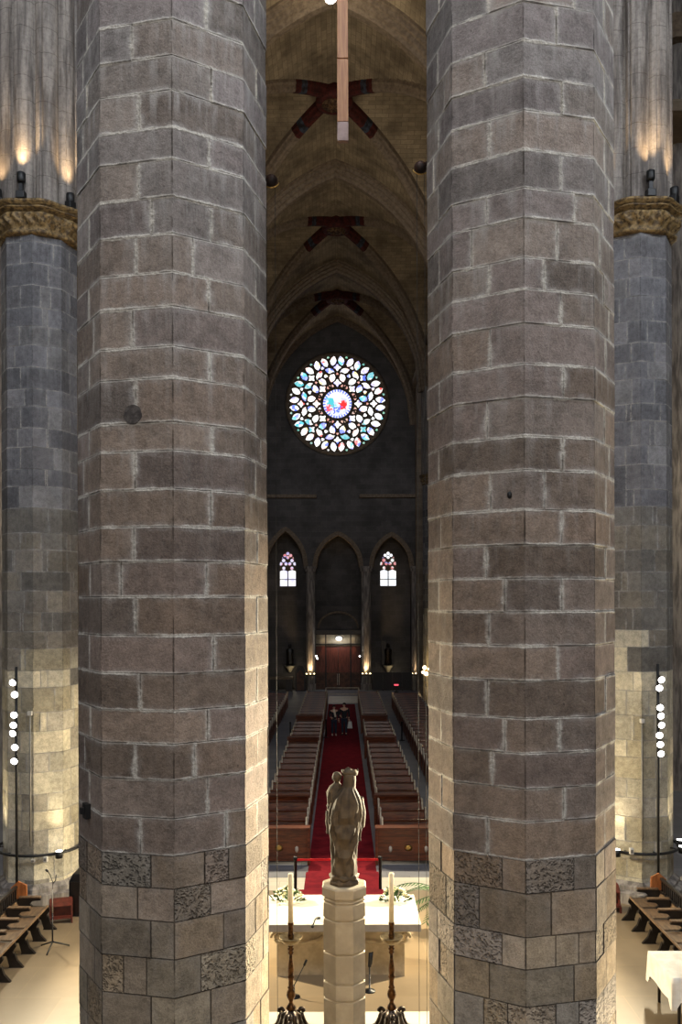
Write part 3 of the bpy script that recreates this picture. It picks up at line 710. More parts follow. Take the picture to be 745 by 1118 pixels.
for gi, p in enumerate(panes):
    b0 = len(pm.v); pm.v += p.v; pm.f += [[b0+i for i in f] for f in p.f]; pm.m += [gi]*len(p.f); pm.sm += [False]*len(p.f)
po = pm.build('glass_panes', GL, win, fix=False); tag(po, 'petal shaped stained glass panes, mostly white with blue and red')
# the round picture in the middle
m_, nt_, b_ = newmat('roundel_glass'); g_ = G(nt_); b_.inputs['Base Color'].default_value = (0.02, 0.02, 0.02, 1)
sx_ = g_.n('ShaderNodeSeparateXYZ'); g_.lk(g_.obj(), sx_.inputs[0])
vo = g_.n('ShaderNodeTexVoronoi'); vo.inputs['Scale'].default_value = 3.6; g_.lk(g_.obj(), vo.inputs['Vector'])
X_ = g_.math('ADD', sx_.outputs[0], g_.math('MULTIPLY', g_.math('SUBTRACT', vo.outputs['Distance'], 0.4), 0.5)); Z_ = g_.math('ADD', sx_.outputs[2], g_.math('MULTIPLY', g_.math('SUBTRACT', g_.noise(2.5, 3), 0.5), 0.5))
col = g_.mix(g_.step(g_.noise(4, 3), 0.42, 0.55), (0.55, 0.6, 1.0, 1), (1, 1, 1, 1))
inside = lambda x0, x1, z0, z1: g_.math('MULTIPLY', g_.math('MULTIPLY', g_.step(X_, x0-0.05, x0+0.05), g_.step(X_, x1-0.05, x1+0.05, 1, 0)), g_.math('MULTIPLY', g_.step(Z_, z0-0.05, z0+0.05), g_.step(Z_, z1-0.05, z1+0.05, 1, 0)))
col = g_.mix(inside(-0.75, -0.15, -0.25, 0.5), col, Tl); col = g_.mix(inside(0.2, 0.85, -0.45, 0.25), col, (0.95, 0.03, 0.03, 1)); col = g_.mix(inside(-0.85, -0.45, -0.55, -0.1), col, (0.9, 0.12, 0.15, 1))
col = g_.mix(inside(-0.25, -0.05, -0.75, -0.25), col, (0.08, 0.12, 0.9, 1)); col = g_.mix(inside(0.1, 0.28, -0.7, -0.1), col, (0.1, 0.18, 0.85, 1)); col = g_.mix(inside(-0.2, 0.3, 0.2, 0.75), col, (1, 0.97, 0.85, 1))
rad_ = g_.math('SQRT', g_.math('ADD', g_.math('MULTIPLY', sx_.outputs[0], sx_.outputs[0]), g_.math('MULTIPLY', sx_.outputs[2], sx_.outputs[2])))
ang_ = g_.math('ARCTAN2', sx_.outputs[2], sx_.outputs[0])
ringd = g_.math('MULTIPLY', g_.step(rad_, 0.90, 0.98), g_.step(g_.math('SINE', g_.math('MULTIPLY', ang_, 30)), -0.2, 0.2))
col = g_.mix(ringd, col, (0.12, 0.18, 0.85, 1))
g_.lk(col, b_.inputs['Emission Color']); b_.inputs['Emission Strength'].default_value = 1.35
rm = MB(); rm.add([(86*K*math.cos(2*PI*i/48), -0.03, 86*K*math.sin(2*PI*i/48)) for i in range(48)], [tuple(range(48))])
tag(rm.build('centre_roundel', m_, win, fix=False), 'round centre pane with red, teal and blue figures')
for o in (po,): pass

GW = [glass('lancet_violet', [Wt, (0.35, (0.86, 0.84, 1, 1)), (0.7, (0.70, 0.68, 1, 1)), (0.88, Wt)], 1.25, 2.2), glass('lancet_white', [Wt, (0.35, (0.92, 0.95, 1, 1)), (0.7, (0.80, 0.88, 0.95, 1)), (0.88, Yl)], 1.25, 2.2),
      glass('tracery_red', [(0.9, 0.18, 0.22, 1), (0.3, (0.95, 0.45, 0.5, 1)), (0.6, (0.5, 0.4, 0.9, 1)), (0.85, Pk)], 0.9, 3.2), glass('tracery_violet', [(0.45, 0.38, 0.95, 1), (0.35, (0.8, 0.75, 1, 1)), (0.7, (0.9, 0.5, 0.7, 1))], 1.0, 3.2),
      glass('tracery_blue', [(0.15, 0.2, 0.75, 1), (0.35, Wt), (0.6, (0.8, 0.2, 0.2, 1)), (0.85, Wt)], 0.9, 3.2)]
for i, (xc, hw) in enumerate(lanc):
    wn = thing('window_%d' % (i+2), None, None, (xc, YW+DEEP, 0)); tag(wn, kind='structure')
    hs, pn = [], [MB() for _ in range(5)]
    def add(pts, gi): hs.append(pts); pn[gi].add([(p[0], 0.22, p[1]) for p in pts], [tuple(range(len(pts)))])
    u = 2/9.32*PX                               # one zoomed pixel
    wy = lambda zy: wz(560+zy/9.32)
    for sg in (-1, 1):
        x0, x1 = (2.5*u, 41*u) if sg > 0 else (-41*u, -2.5*u)
        add([(x0, wy(740)), (x1, wy(740)), (x1, wy(675)), (x0, wy(675))], 0 if i == 0 else 1)
        add([(x0, wy(667)), (x1, wy(667)), (x1, wy(585)), ((x0+x1)/2, wy(572)), (x0, wy(585))], 0 if i == 0 else 1)
        for (cx_, cy_, r_) in ((21*sg, 553, 9), (10*sg, 508, 9.5), (36*sg, 508, 9.5), (22*sg, 474, 10)):
            add(circle(cx_*u, wy(cy_), r_*u*0.92, 12), 3 if i == 0 else 4)
        add(circle(27*sg*u, wy(446), 3.2*u, 8), 2)
    for (cx_, cy_) in ((0, 402), (-15, 422), (15, 422), (0, 442)): add(circle(cx_*u, wy(cy_), 8.5*u, 12), 2 if i == 0 else 1)
    outl = pointed(0, hw+0.06, lz0-0.05, wz(616), lza+0.1)
    outline_solid('tracery', [outl]+hs, 0.18, lambda x, y, d: (x, 0.1+d, y), M['rib'], wn)
    pm = MB()
    for gi, p in enumerate(pn):
        b0 = len(pm.v); pm.v += p.v; pm.f += [[b0+k for k in f] for f in p.f]; pm.m += [gi]*len(p.f); pm.sm += [False]*len(p.f)
    pm.build('glass_panes', GW, wn, fix=False)

# ------------------------------------------------------------------ floors, steps, side walls
fl = MB(); fl.box(-24, 24, -14, 78, -0.3, 0.0); tag(fl.build('floor', M['floor']), kind='structure')
d1 = MB(); d1.box(-9.5, 9.5, 19.7, 22.3, 0.0, 0.35); s1 = d1.build('trim_1', M['slab']); tag(s1, kind='structure')
d2 = MB(); d2.box(-11, 11, 9.8, 19.7, 0.0, 0.75); s2 = d2.build('trim_2', M['dais']); tag(s2, kind='structure')
d3 = MB(); d3.box(-3.2, 3.2, 13.4, 13.86, 0.75, 0.756); s3 = d3.build('trim_3', M['slab']); tag(s3, kind='structure')
d4 = MB(); d4.box(-9.5, 9.5, 21.9, 22.32, 0.35, 0.356); s4 = d4.build('step_shadow_strip', M['floor']); tag(s4, kind='structure')  # dark strip standing in for the shadow band along the step edge
def arcade(name, x, sgn):
    lo = [[(31, 0), (72, 0), (72, 33), (31, 33)]]
    ys = [33, 46.5, 60, 71.5]
    for a, b in zip(ys[:-1], ys[1:]):
        lo.append(pointed((a+b)/2, (b-a)/2-0.85, 0.02, 15.8, 21.5)); lo.append(circle((a+b)/2, 25.4, 1.5, 32))
    o = outline_solid(name, lo, 0.9, lambda u, v, d: (x+sgn*d, u, v), M['sidewall']); tag(o, kind='structure'); return o
arcade('wall_left', AX-6.15, -1); arcade('wall_right', AX+6.15, 1)
for s, nm in ((-1, 'wall_north'), (1, 'wall_south')):
    lo = [[(18, 0), (72, 0), (72, 24), (18, 24)]]
    for a in (26.3, 39.7, 53.2, 66): lo.append(pointed(a, 2.6, 0.02, 9.0, 12.5))
    o = outline_solid(nm, lo, 1.0, lambda u, v, d, s=s: (s*(14.2+d), u, v), M['sidewall']); tag(o, kind='structure')
    bx = MB(); bx.box(*sorted((s*17.0, s*17.4)), 18, 72, 0, 24); o2 = bx.build('chapel_back_wall', M['sidewall'], o)
    rf = MB(); rf.box(*sorted((s*5.6, s*17.4)), 31, 72, 24, 24.4); rf.build('aisle_roof', M['sidewall'], o)
    # cross wall closing the aisle behind the far pier
    lo = [[(6.9, 0), (17.2, 0), (17.2, 34), (6.9, 34)], pointed(14.1, 2.4, 0.02, 6.5, 11.3)]
    ws = outline_solid('cross_wall', lo, 0.8, lambda u, v, d, s=s: (s*u, 34+d, v), M['aislewall'], o)
    pb = MB(); pb.prism([(s*12.2, 34.0), (s*12.2, 33.5), (s*12.5, 33.2), (s*12.95, 33.2), (s*13.2, 33.5), (s*13.2, 34.0)], 0, 33, 'z'); pb.build('aisle_pilaster', M['shaft'], o)
    cb = MB(); cb.prism([(s*11.9, 34.0), (s*11.9, 33.2), (s*12.3, 32.8), (s*13.1, 32.8), (s*13.5, 33.2), (s*13.5, 34.0)], CZ+20.6, CZ+21.5, 'z'); cb.build('aisle_capital', M['rib'], o)
# carpet down the nave and over the steps
cp = MB(); cw = 0.90
cp.box(-cw, cw, 22.32, 61.6, 0.0, 0.012); cp.box(-cw, cw, 19.72, 22.32, 0.35, 0.362); cp.box(-cw-0.06, cw-0.06+0.05, 18.6, 19.72, 0.75, 0.762); cp.box(-cw, cw, 19.70, 19.715, 0.35, 0.76); cp.box(-cw, cw, 22.30, 22.315, 0.0, 0.36)
tag(cp.build('carpet_runner', M['carpet']), 'long red carpet running down the nave between the pews to the altar steps', 'carpet')

# ------------------------------------------------------------------ door
dx0, dx1 = wx(344.2), wx(394.2); dt = wz(692.5); dn = thing('door_1', None, None, ((dx0+dx1)/2, YW+0.35, 0)); tag(dn, kind='structure')
hw = (dx1-dx0)/2; zr = wz(703.5); zp = wz(733.5)
mb = MB()
for x in (-hw, wx(355.6)-(dx0+dx1)/2, wx(383)-(dx0+dx1)/2, hw): mb.box(x-0.05, x+0.05, -0.06, 0.06, 0, dt)
for z in (dt, zr): mb.box(-hw, hw, -0.05, 0.05, z-0.05, z+0.05)
mb.box(-hw, hw, -0.3, 0.8, dt, dt+0.32); mb.build('porch_frame', M['blackwood'], dn)
ix0, ix1 = wx(356.3)-(dx0+dx1)/2, wx(382.4)-(dx0+dx1)/2
lf = MB()
for a, b in ((ix0, -0.03), (0.03, ix1)):
    pass
for nm, a, b in (('door_leaf', ix0, -0.02), ('door_leaf', 0.02, ix1), ('side_leaf', -hw+0.05, ix0-0.1), ('side_leaf', ix1+0.1, hw-0.05)):
    l = MB(); l.box(a, b, 0.25, 0.31, zp, wz(706)); l.box(a, b, 0.22, 0.31, zp-0.1, zp); 
    o = l.build(nm, M['doorwood'], dn)
    p = MB(); p.box(a, b, 0.25, 0.31, 0.02, zp-0.1)
    for q in range(3):
        z0_ = 0.12+q*0.42; p.box(a+0.1, b-0.1, 0.215, 0.25, z0_, z0_+0.34)
    p.build('lower_panel', M['doorpanel'], o)
    if nm == 'door_leaf':
        hb_ = MB(); xh = b-0.05 if a < 0 else a+0.05; hb_.box(xh-0.02, xh+0.02, 0.16, 0.215, 0.35, zp-0.2); hb_.build('door_handle', M['pale'], o)
up = MB(); up.box(-hw, hw, 0.32, 0.36, wz(706), dt); up.build('transom_panel', M['pedestal'], dn)
gl = thing('globe_lamp', 'pale round globe lamp hanging in the porch above the wooden doors', 'lamp', (wx(370), YW+0.1, wz(697.3)))
mb = MB(); mb.ball((0, 0, 0), (0.26, 0.2, 0.18), 16, 10); mb.build('globe', M['e_globe'], gl); mb = MB(); mb.bar((0, 0, 0.17), (0, 0, dt-wz(697.3)), 0.03); mb.build('stem', M['black'], gl)
lamp('porch_globe_light', 'POINT', (wx(370), YW-0.05, wz(700)), None, 55, (0.95, 0.93, 0.9), 0.15)
for px_, py_ in ((345.3, 716.3), (346.6, 719), (392.8, 716.5)):
    t = thing('porch_spotlight', {345.3: 'upper tiny white spotlight on the left porch post', 346.6: 'lower tiny white spotlight on the left porch post', 392.8: 'tiny white spotlight on the right porch post'}[px_], 'spotlight', (wx(px_), YW+0.22, wz(py_)))
    mb = MB(); mb.bar((0, 0, 0), (0, -0.12, 0), 0.07, 10); mb.build('housing', M['black'], t); mb = MB(); mb.ball((0, -0.13, 0), 0.06, 10, 6); mb.build('lens', M['e_cool'], t)
mb = MB(); mb.box(wx(360), wx(390.5), 62.2, 66.5, 0, 0.04); tag(mb.build('doormat', M['slab']), 'pale grey mat on the floor in front of the entrance doors', 'mat')
t = thing('floor_rail', 'thin pale metal rail around the mat by the doors', 'rail', (wx(373.5), 63.5, 0))
mb = MB()
for x in (-1.15, 1.15): mb.bar((x, 0, 0), (x, 0, 0.95), 0.03)
mb.bar((-1.15, 0, 0.95), (1.15, 0, 0.95), 0.03); mb.bar((-1.15, 0, 0.5), (1.15, 0, 0.5), 0.02)
for x in (-1.15, 1.15): mb.bar((x, 0, 0.95), (x, -2.2, 0.95), 0.03); mb.bar((x, -2.2, 0), (x, -2.2, 0.95), 0.03)
mb.build('railing', M['pale'], t)

# uplights ringing the pilasters
for k, (px_, dsc) in enumerate(((339.2, 'between the left window bay and the doors'), (399.8, 'between the doors and the right window bay'), (453.5, 'beside the right window bay'))):
    t = thing('pilaster_uplight', 'row of small warm uplights on the pilaster '+dsc, 'uplight', (wx(px_), YW-0.62, wz(735.8)))
    mb = MB(); mb.box(-0.42, 0.42, -0.05, 0.05, -0.10, -0.04); mb.build('bracket', M['black'], t)
    for q in (-0.30, 0, 0.30):
        h = MB(); h.bar((q, 0, -0.04), (q, 0, 0.05), 0.055, 10); ho = h.build('lamp_head', M['black'], t); e = MB(); e.ball((q, 0, 0.06), 0.05, 8, 6); e.build('lens', M['e_warm'], ho)
    lamp('pilaster_uplight_beam', 'SPOT', (wx(px_), YW-0.72, wz(735.0)), (wx(px_), YW-0.30, wz(717)), 520 if k < 2 else 160, WARM2, 0.12, angle=75, blend=0.9)

# carved saints on brackets, dark furniture along the west wall
def loft(rows, n=28, fn=None, mi=0):
    """rows: (z, xc, yc, rx, ry)"""
    mb = MB(); vsx = []
    for (z, xc_, yc_, rx, ry) in rows:
        for i in range(n):
            a = 2*PI*i/n; k = fn(a, z) if fn else 1.0; ex = 0.9
            ca, sa = math.cos(a), math.sin(a)
            vsx.append((xc_+rx*k*math.copysign(abs(ca)**ex, ca), yc_+ry*k*math.copysign(abs(sa)**ex, sa), z))
    m = len(rows)
    mb.add(vsx, [(j*n+i, j*n+(i+1) % n, (j+1)*n+(i+1) % n, (j+1)*n+i) for j in range(m-1) for i in range(n)]+[tuple(range(n-1, -1, -1)), tuple((m-1)*n+i for i in range(n))], mi, True)
    return mb
for px_, side in ((315.6, 'left'), (424.5, 'right')):
    z0 = wz(727.5); t = thing('saint_statue', 'small dark saint statue on a wall bracket under the %s stained window' % side, 'statue', (wx(px_), YW+1.1, z0))
    fold = lambda a, z: 1+0.06*math.sin(a*7+z*2)
    bd = loft([(0, 0, 0, 0.30, 0.24), (0.5, 0, 0, 0.27, 0.22), (0.9, 0, 0, 0.26, 0.20), (1.15, 0.0, 0, 0.30, 0.2), (1.3, 0, 0, 0.28, 0.17), (1.38, 0, 0, 0.10, 0.10), (1.46, 0, 0, 0.09, 0.1), (1.55, 0, -0.02, 0.13, 0.13), (1.68, 0, -0.02, 0.12, 0.13), (1.78, 0, -0.02, 0.05, 0.06)], 24, fold)
    bd.ball((0.20, -0.2, 0.95), (0.10, 0.13, 0.10), 10, 6); bd.ball((-0.05, -0.16, 1.58), 0.035, 8, 6); bd.build('body', M['blackwood'] if side == 'left' else M['bronzedark'], t)
    mb = MB(); mb.lathe([(0.10, -0.55), (0.22, -0.30), (0.42, -0.08), (0.46, 0.0)], (0, 0.05, 0), 16); mb.build('bracket', M['pedestal'], t)
    if side == 'right':
        mb = MB(); mb.box(-0.52, -0.18, 0.0, 0.25, 0.0, 1.95); mb.build('back_board', M['blackwood'], t)
t = thing('side_altar', 'dark side altar table against the west wall below the left saint', 'altar', (wx(310), YW-0.75, 0))
mb = MB(); mb.box(-1.05, 0.78, -0.4, 0.4, 0.95, 1.12); mb.build('top', M['rib'], t); mb = MB(); mb.box(-1.0, -0.4, -0.3, 0.3, 0, 0.95); mb.build('support', M['blackwood'], t); mb = MB(); mb.box(0.2, 0.7, -0.3, 0.3, 0, 0.95); mb.build('support', M['blackwood'], t)
t = thing('confessional', 'dark wooden confessional with rounded hood by the left pilaster', 'confessional', (wx(328.5), YW-0.6, 0))
mb = MB(); mb.prism([(-0.4, 0), (0.4, 0), (0.4, 1.6), (0.2, 1.95), (-0.2, 1.95), (-0.4, 1.6)], -0.4, 0.4, 'y'); mb.build('cabinet', M['blackwood'], t)
mb = MB(); mb.prism([(-0.28, 0.1), (0.28, 0.1), (0.28, 1.4), (0, 1.7), (-0.28, 1.4)], -0.44, -0.40, 'y'); mb.build('door', M['doorpanel'], t)
t = thing('dark_screen', 'low black screen across the west wall bay beneath the right saint', 'screen', (wx(428), YW-0.7, 0))
mb = MB()
for k in range(4): mb.box(-1.5+k*0.76, -0.78+k*0.76, -0.04, 0.04, 0.05, 1.45)
mb.build('panels', M['black'], t); mb = MB()
for k in range(5): mb.box(-1.54+k*0.76, -1.48+k*0.76, -0.07, 0.07, 0, 1.5)
mb.build('posts', M['blackwood'], t)
t = thing('votive_stand', 'small red glowing votive lamp stand in the dark right bay', 'lamp', (wx(431), 69.5, 0))
mb = MB(); mb.lathe([(0.2, 0), (0.18, 0.04), (0.03, 0.08), (0.03, 0.5), (0.14, 0.52)], n=14); mb.build('stand', M['black'], t); mb = MB(); mb.box(-0.17, 0.17, -0.05, 0.05, 0.53, 0.63); mb.build('red_light', M['e_red'], t)
# warm bulbs on the far right pier
t = thing('wall_lamp_cluster', 'cluster of four glowing warm bulbs on the far right nave pier', 'lamp', (5.45, 59.0, 2.6))
mb = MB(); mb.bar((0.5, 0.3, 0), (0, 0, 0), 0.03)
for q, (a, b) in enumerate(((0.0, 0.05), (-0.1, -0.2), (0.14, -0.28), (0.34, -0.02))):
    mb.bar((0, 0, 0), (a, -0.1, b), 0.02)
mb.build('arm', M['brass'], t)
for q, (a, b) in enumerate(((0.0, 0.10), (-0.1, -0.2), (0.10, -0.30), (0.34, 0.02))):
    e = MB(); e.ball((a, -0.12, b), 0.13 if q != 1 else 0.10, 10, 8); e.build('bulb', M['e_warm'], t)
lamp('wall_lamp_glow', 'POINT', (5.25, 58.5, 2.5), None, 60, WARM2, 0.2)

# ------------------------------------------------------------------ pews
ORD = ['first', 'second', 'third', 'fourth', 'fifth', 'sixth', 'seventh', 'eighth', 'ninth', 'tenth', 'eleventh', 'twelfth', 'thirteenth', 'fourteenth', 'fifteenth', 'sixteenth', 'seventeenth', 'eighteenth', 'nineteenth', 'twentieth',
       'twenty-first', 'twenty-second', 'twenty-third', 'twenty-fourth', 'twenty-fifth', 'twenty-sixth', 'twenty-seventh', 'twenty-eighth', 'twenty-ninth', 'thirtieth']
def make_pew(wd):
    """faces -Y; origin on the floor at its middle"""
    t = bpy.data.objects.new('pew', None); COL.objects.link(t); h = wd/2
    mb = MB(); mb.box(-h, h, -0.26, 0.16, 0.42, 0.46); mb.box(-h, h, -0.25, -0.22, 0.34, 0.42); bevel(mb.build('seat', M['wood'], t), 0.012)
    mb = MB(); mb.prism([(0.15, 0.46), (0.19, 0.46), (0.28, 0.94), (0.24, 0.94)], -h, h, 'x'); mb.prism([(0.17, 0.93), (0.42, 0.90), (0.42, 0.94), (0.17, 0.97)], -h, h, 'x'); mb.build('backrest', M['wood2'], t)
    mb = MB(); mb.prism([(0.16, 0.0), (0.22, 0.0), (0.22, 0.42), (0.16, 0.42)], -h, h, 'x'); mb.build('back_skirt', M['wood'], t)
    mb = MB(); mb.box(-h, h, 0.42, 0.62, 0.16, 0.22); mb.box(-h+0.1, -h+0.16, 0.22, 0.6, 0.02, 0.17); mb.box(h-0.16, h-0.1, 0.22, 0.6, 0.02, 0.17); mb.build('kneeler', M['wood2'], t)
    for s in (-1, 1):
        prof = [(-0.30, 0), (0.42, 0), (0.40, 0.12), (0.36, 0.5), (0.44, 0.90), (0.42, 0.98), (0.22, 1.0), (0.10, 0.80), (-0.20, 0.66), (-0.33, 0.66), (-0.36, 0.58), (-0.30, 0.48), (-0.27, 0.3)]
        mb = MB(); x = s*h; mb.prism(prof, x-0.035, x+0.035, 'x'); e = mb.build('pew_end', M['wood'], t); bevel(e, 0.008)
        tr_ = MB(); tr_.tube([(x-s*0.0, 0.40, 0.995), (x, 0.22, 1.012), (x, 0.10, 0.815), (x, -0.20, 0.675), (x, -0.32, 0.672)], 0.03, 6); tr_.build('lit_edge_strip', M['pale'], e)  # pale strip paints the light caught along the pew-end top
    return t
rows = [24.9, 26.1, 27.3]+[28.9+1.22*k for k in range(9)]+[41.0+1.2*k for k in range(5)]+[48.6+1.2*k for k in range(11)]
blocks = (('left', -1, 1.0, 2.35), ('right', 1, 1.12, 2.45))
def place(proto, used, x, y, label, group):
    o = proto if not used else copy_tree(proto)
    o.location = (x, y, 0); tag(o, label, 'pew', group); return o
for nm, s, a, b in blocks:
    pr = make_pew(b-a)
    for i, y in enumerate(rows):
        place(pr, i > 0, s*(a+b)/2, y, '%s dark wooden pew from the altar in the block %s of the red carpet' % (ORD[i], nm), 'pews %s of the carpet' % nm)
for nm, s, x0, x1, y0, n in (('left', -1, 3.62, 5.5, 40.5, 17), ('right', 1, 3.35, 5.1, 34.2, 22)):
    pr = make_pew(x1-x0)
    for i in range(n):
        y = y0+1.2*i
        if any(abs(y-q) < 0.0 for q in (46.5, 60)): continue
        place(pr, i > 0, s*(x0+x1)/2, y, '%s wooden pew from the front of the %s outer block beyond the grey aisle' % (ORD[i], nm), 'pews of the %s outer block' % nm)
# panelled prayer desks in front of the blocks
def desk(x0, x1, y, label, marks=True):
    t = thing('prayer_desk', label, 'desk', ((x0+x1)/2, y, 0), 0, 'prayer desks before the pews'); h = (x1-x0)/2
    mb = MB(); mb.box(-h, h, -0.03, 0.03, 0.12, 0.95); mb.box(-h-0.02, h+0.02, -0.05, -0.03, 0.12, 0.20); mb.box(-h-0.02, h+0.02, -0.05, -0.03, 0.70, 0.75); mb.build('front_panel', M['wood2'], t)
    mb = MB(); mb.prism([(-0.06, 0.95), (0.32, 0.95), (0.32, 0.99), (-0.06, 1.0)], -h-0.03, h+0.03, 'x'); mb.build('ledge', M['wood'], t)
    for s in (-1, 1):
        mb = MB(); mb.prism([(-0.06, 0), (0.34, 0), (0.28, 0.5), (0.33, 0.96), (-0.06, 0.96)], s*h-0.035, s*h+0.035, 'x'); mb.build('side_panel', M['wood'], t)
    if marks:
        e = MB(); e.lathe([(0.11, 0), (0.11, 0.015), (0.05, 0.03)], n=20); o = e.build('round_emblem', M['brass'], t); o.rotation_euler = (PI/2, 0, 0); o.location = (0, -0.03, 0.46); o.scale = (1, 0.8, 1)
        for q in (-0.48, 0.48):
            e = MB(); e.lathe([(0.02, 0), (0.045, 0.05), (0.045, 0.13), (0.02, 0.16)], n=12); o = e.build('small_plaque', M['pale'], t); o.location = (q, -0.05, 0.35)
    return t
desk(0.93, 2.62, 24.15, 'panelled prayer desk with round brass emblem before the right front pew')
desk(-2.5, -0.9, 24.15, 'panelled prayer desk with round brass emblem before the left front pew')
for s, nm in ((-1, 'left'), (1, 'right')):
    desk(*(sorted((s*1.05, s*2.42))), 28.25, 'low panelled desk before the second group of pews on the '+nm)
    desk(*(sorted((s*1.05, s*2.42))), 40.35, 'low panelled desk before the third group of pews on the '+nm)
    desk(*(sorted((s*1.05, s*2.42))), 47.95, 'low panelled desk before the last group of pews on the '+nm)

# ------------------------------------------------------------------ barrier posts
def post(x, y, z, label, r=0.035, h=0.95):
    t = thing('barrier_post', label, 'barrier post', (x, y, z))
    mb = MB(); mb.lathe([(r, 0.03), (r, h-0.06), (r+0.015, h-0.05), (r+0.015, h), (r*0.6, h+0.01)], n=14); mb.build('pole', M['black'], t)
    mb = MB(); mb.lathe([(0.17, 0), (0.17, 0.015), (0.08, 0.035), (r, 0.05)], n=20); mb.build('base', M['black'], t)
    return t
pl = post(-1.06, 20.3, 0.362, 'black barrier post holding a red belt, beside the left altar flowers')
post(0.86, 20.3, 0.362, 'black barrier post at the right end of the red belt')
mb = MB(); mb.box(0.035, 1.885, -0.005, 0.005, 0.86, 0.91); mb.build('red_belt', M['red'], pl)
post(3.05, 45.6, 0, 'black post standing in the grey aisle right of the pews')
post(-2.62, 45.6, 0, 'black post standing in the grey aisle left of the pews')
post(-0.82, 46.6, 0, 'black post beside the carpet, left of the standing people')

# ------------------------------------------------------------------ altar
at = thing('altar', 'large white topped stone altar behind the statue pedestal', 'altar', (-0.03, 15.6, 0.75))
mb = MB(); mb.box(-1.33, 1.33, -0.78, 0.72, 0.88, 1.0); o = mb.build('slab', [M['altaredge']], at); bevel(o, 0.008)
mb = MB(); mb.box(-1.33, 1.33, -0.78, 0.72, 1.0, 1.006); mb.build('altar_cloth', M['altartop'], at)
mb = MB(); mb.prism([(-1.06, 0), (1.06, 0), (1.06, 0.42), (1.10, 0.58), (1.15, 0.70), (1.24, 0.88), (-1.24, 0.88), (-1.15, 0.70), (-1.10, 0.58), (-1.06, 0.42)], -0.36, 0.40, 'y'); o = mb.build('body', M['altar'], at)
for s in (-1, 1):
    mb = MB()
    pts = [(s*(1.05+0.13*math.cos(a)*(1-t*0.8)), -0.42, 0.66+0.13*math.sin(a)*(1-t*0.8)) for t, a in [(k/18, k/18*4.2*PI/1.4) for k in range(19)]]
    mb.tube(pts, 0.028, 6); mb.tube([(s*0.92, -0.40, 0.62), (s*0.66, -0.42, 0.56), (s*0.4, -0.42, 0.60), (s*0.3, -0.40, 0.68)], 0.03, 6)
    mb.box(*sorted((s*0.90, s*1.08)), -0.42, -0.34, 0.0, 0.55)
    mb.build('carved_scroll', M['altar'], at)
# flowers on the altar
def bouquet(x, y, label, n=34, rx=0.25, seed=1):
    t = thing('flower_arrangement', label, 'flowers', (x, y, 1.757), 0, 'altar flowers'); rn = random.Random(seed)
    mb = MB()
    for i in range(110):
        a = rn.uniform(0, 2*PI); r = rn.uniform(0.02, 1.0); h = 0.02+0.17*(1-r*r)*rn.uniform(0.3, 1.0)
        p = Vector((rx*r*math.cos(a), 0.17*r*math.sin(a), h)); d = Vector((math.cos(a)*r, math.sin(a)*r*0.7, 0.5+rn.uniform(-0.3, 0.5))).normalized(); sd = d.cross(Vector((0, 0, 1))).normalized(); L = rn.uniform(0.07, 0.14)
        up_ = sd.cross(d)*0.012
        mb.add([p, p+d*L*0.5+sd*L*0.22+up_, p+d*L, p+d*L*0.5-sd*L*0.22+up_, p+d*L*0.5-up_], [(0, 1, 4), (1, 2, 4), (2, 3, 4), (3, 0, 4)])
    mb.build('foliage', M['leaf'], t)
    fb = MB()
    for k in range(6):
        a = 2*PI*k/6; fb.ball((0.018*math.cos(a), 0.018*math.sin(a), 0), (0.018, 0.018, 0.010), 8, 5)
    fb.ball((0, 0, 0.006), 0.012, 8, 5)
    pr = fb.build('blossom', M['petal'], t)
    for i in range(n):
        o = pr if i == 0 else pr.copy()
        if i: COL.objects.link(o); o.parent = t
        a = rn.uniform(0, 2*PI); r = math.sqrt(rn.uniform(0, 1))
        o.location = (rx*r*math.cos(a), 0.17*r*math.sin(a), 0.06+0.17*(1-0.75*r*r)+rn.uniform(-0.02, 0.03)); o.rotation_euler = (rn.uniform(-0.9, 0.3), rn.uniform(-0.6, 0.6), 0); k = rn.uniform(0.8, 1.5); o.scale = (k, k, k)
    return t
bouquet(-0.98, 15.95, 'white flowers with green leaves on the left end of the altar', 36, 0.26, 2)
bouquet(0.93, 15.95, 'white flowers with green leaves on the right end of the altar', 32, 0.24, 5)
# microphones by the altar
t = thing('microphone', 'small black microphone on a thin stand by the altar, left of the pedestal', 'microphone', (-0.78, 14.4, 0.75))
mb = MB(); mb.lathe([(0.10, 0), (0.09, 0.015), (0.012, 0.03), (0.010, 0.2)], n=14); mb.bar((0, 0, 0.18), (0.16, 0.05, 0.48), 0.007); mb.build('stand', M['black'], t); mb = MB(); mb.bar((0.16, 0.05, 0.48), (0.20, 0.06, 0.57), 0.018, 8); mb.build('capsule', M['black'], t)
t = thing('microphone', 'black gooseneck microphone leaning on the altar edge beside the pedestal', 'microphone', (-0.42, 14.98, 1.757))
mb = MB(); mb.tube([(0, 0.1, 0.0), (0.0, 0.0, 0.06), (-0.03, -0.14, 0.08), (-0.06, -0.22, 0.02)], 0.012, 6); mb.build('gooseneck', M['black'], t); mb = MB(); mb.bar((0.0, 0.12, 0.0), (0.05, 0.12, -0.0), 0.03, 8); mb.ball((-0.07, -0.24, 0.0), 0.03, 8, 6); mb.build('capsule', M['black'], t)
t = thing('microphone', 'black upright microphone right of the pedestal in front of the altar', 'microphone', (0.44, 14.6, 0.75))
mb = MB(); mb.lathe([(0.10, 0), (0.09, 0.015), (0.012, 0.03), (0.010, 0.42)], n=14); mb.build('stand', M['black'], t); mb = MB(); mb.bar((0, 0, 0.40), (0.02, 0, 0.62), 0.028, 8, r2=0.035); mb.bar((0.03, 0, 0.44), (0.05, 0, 0.64), 0.012, 6); mb.build('capsule', M['black'], t)

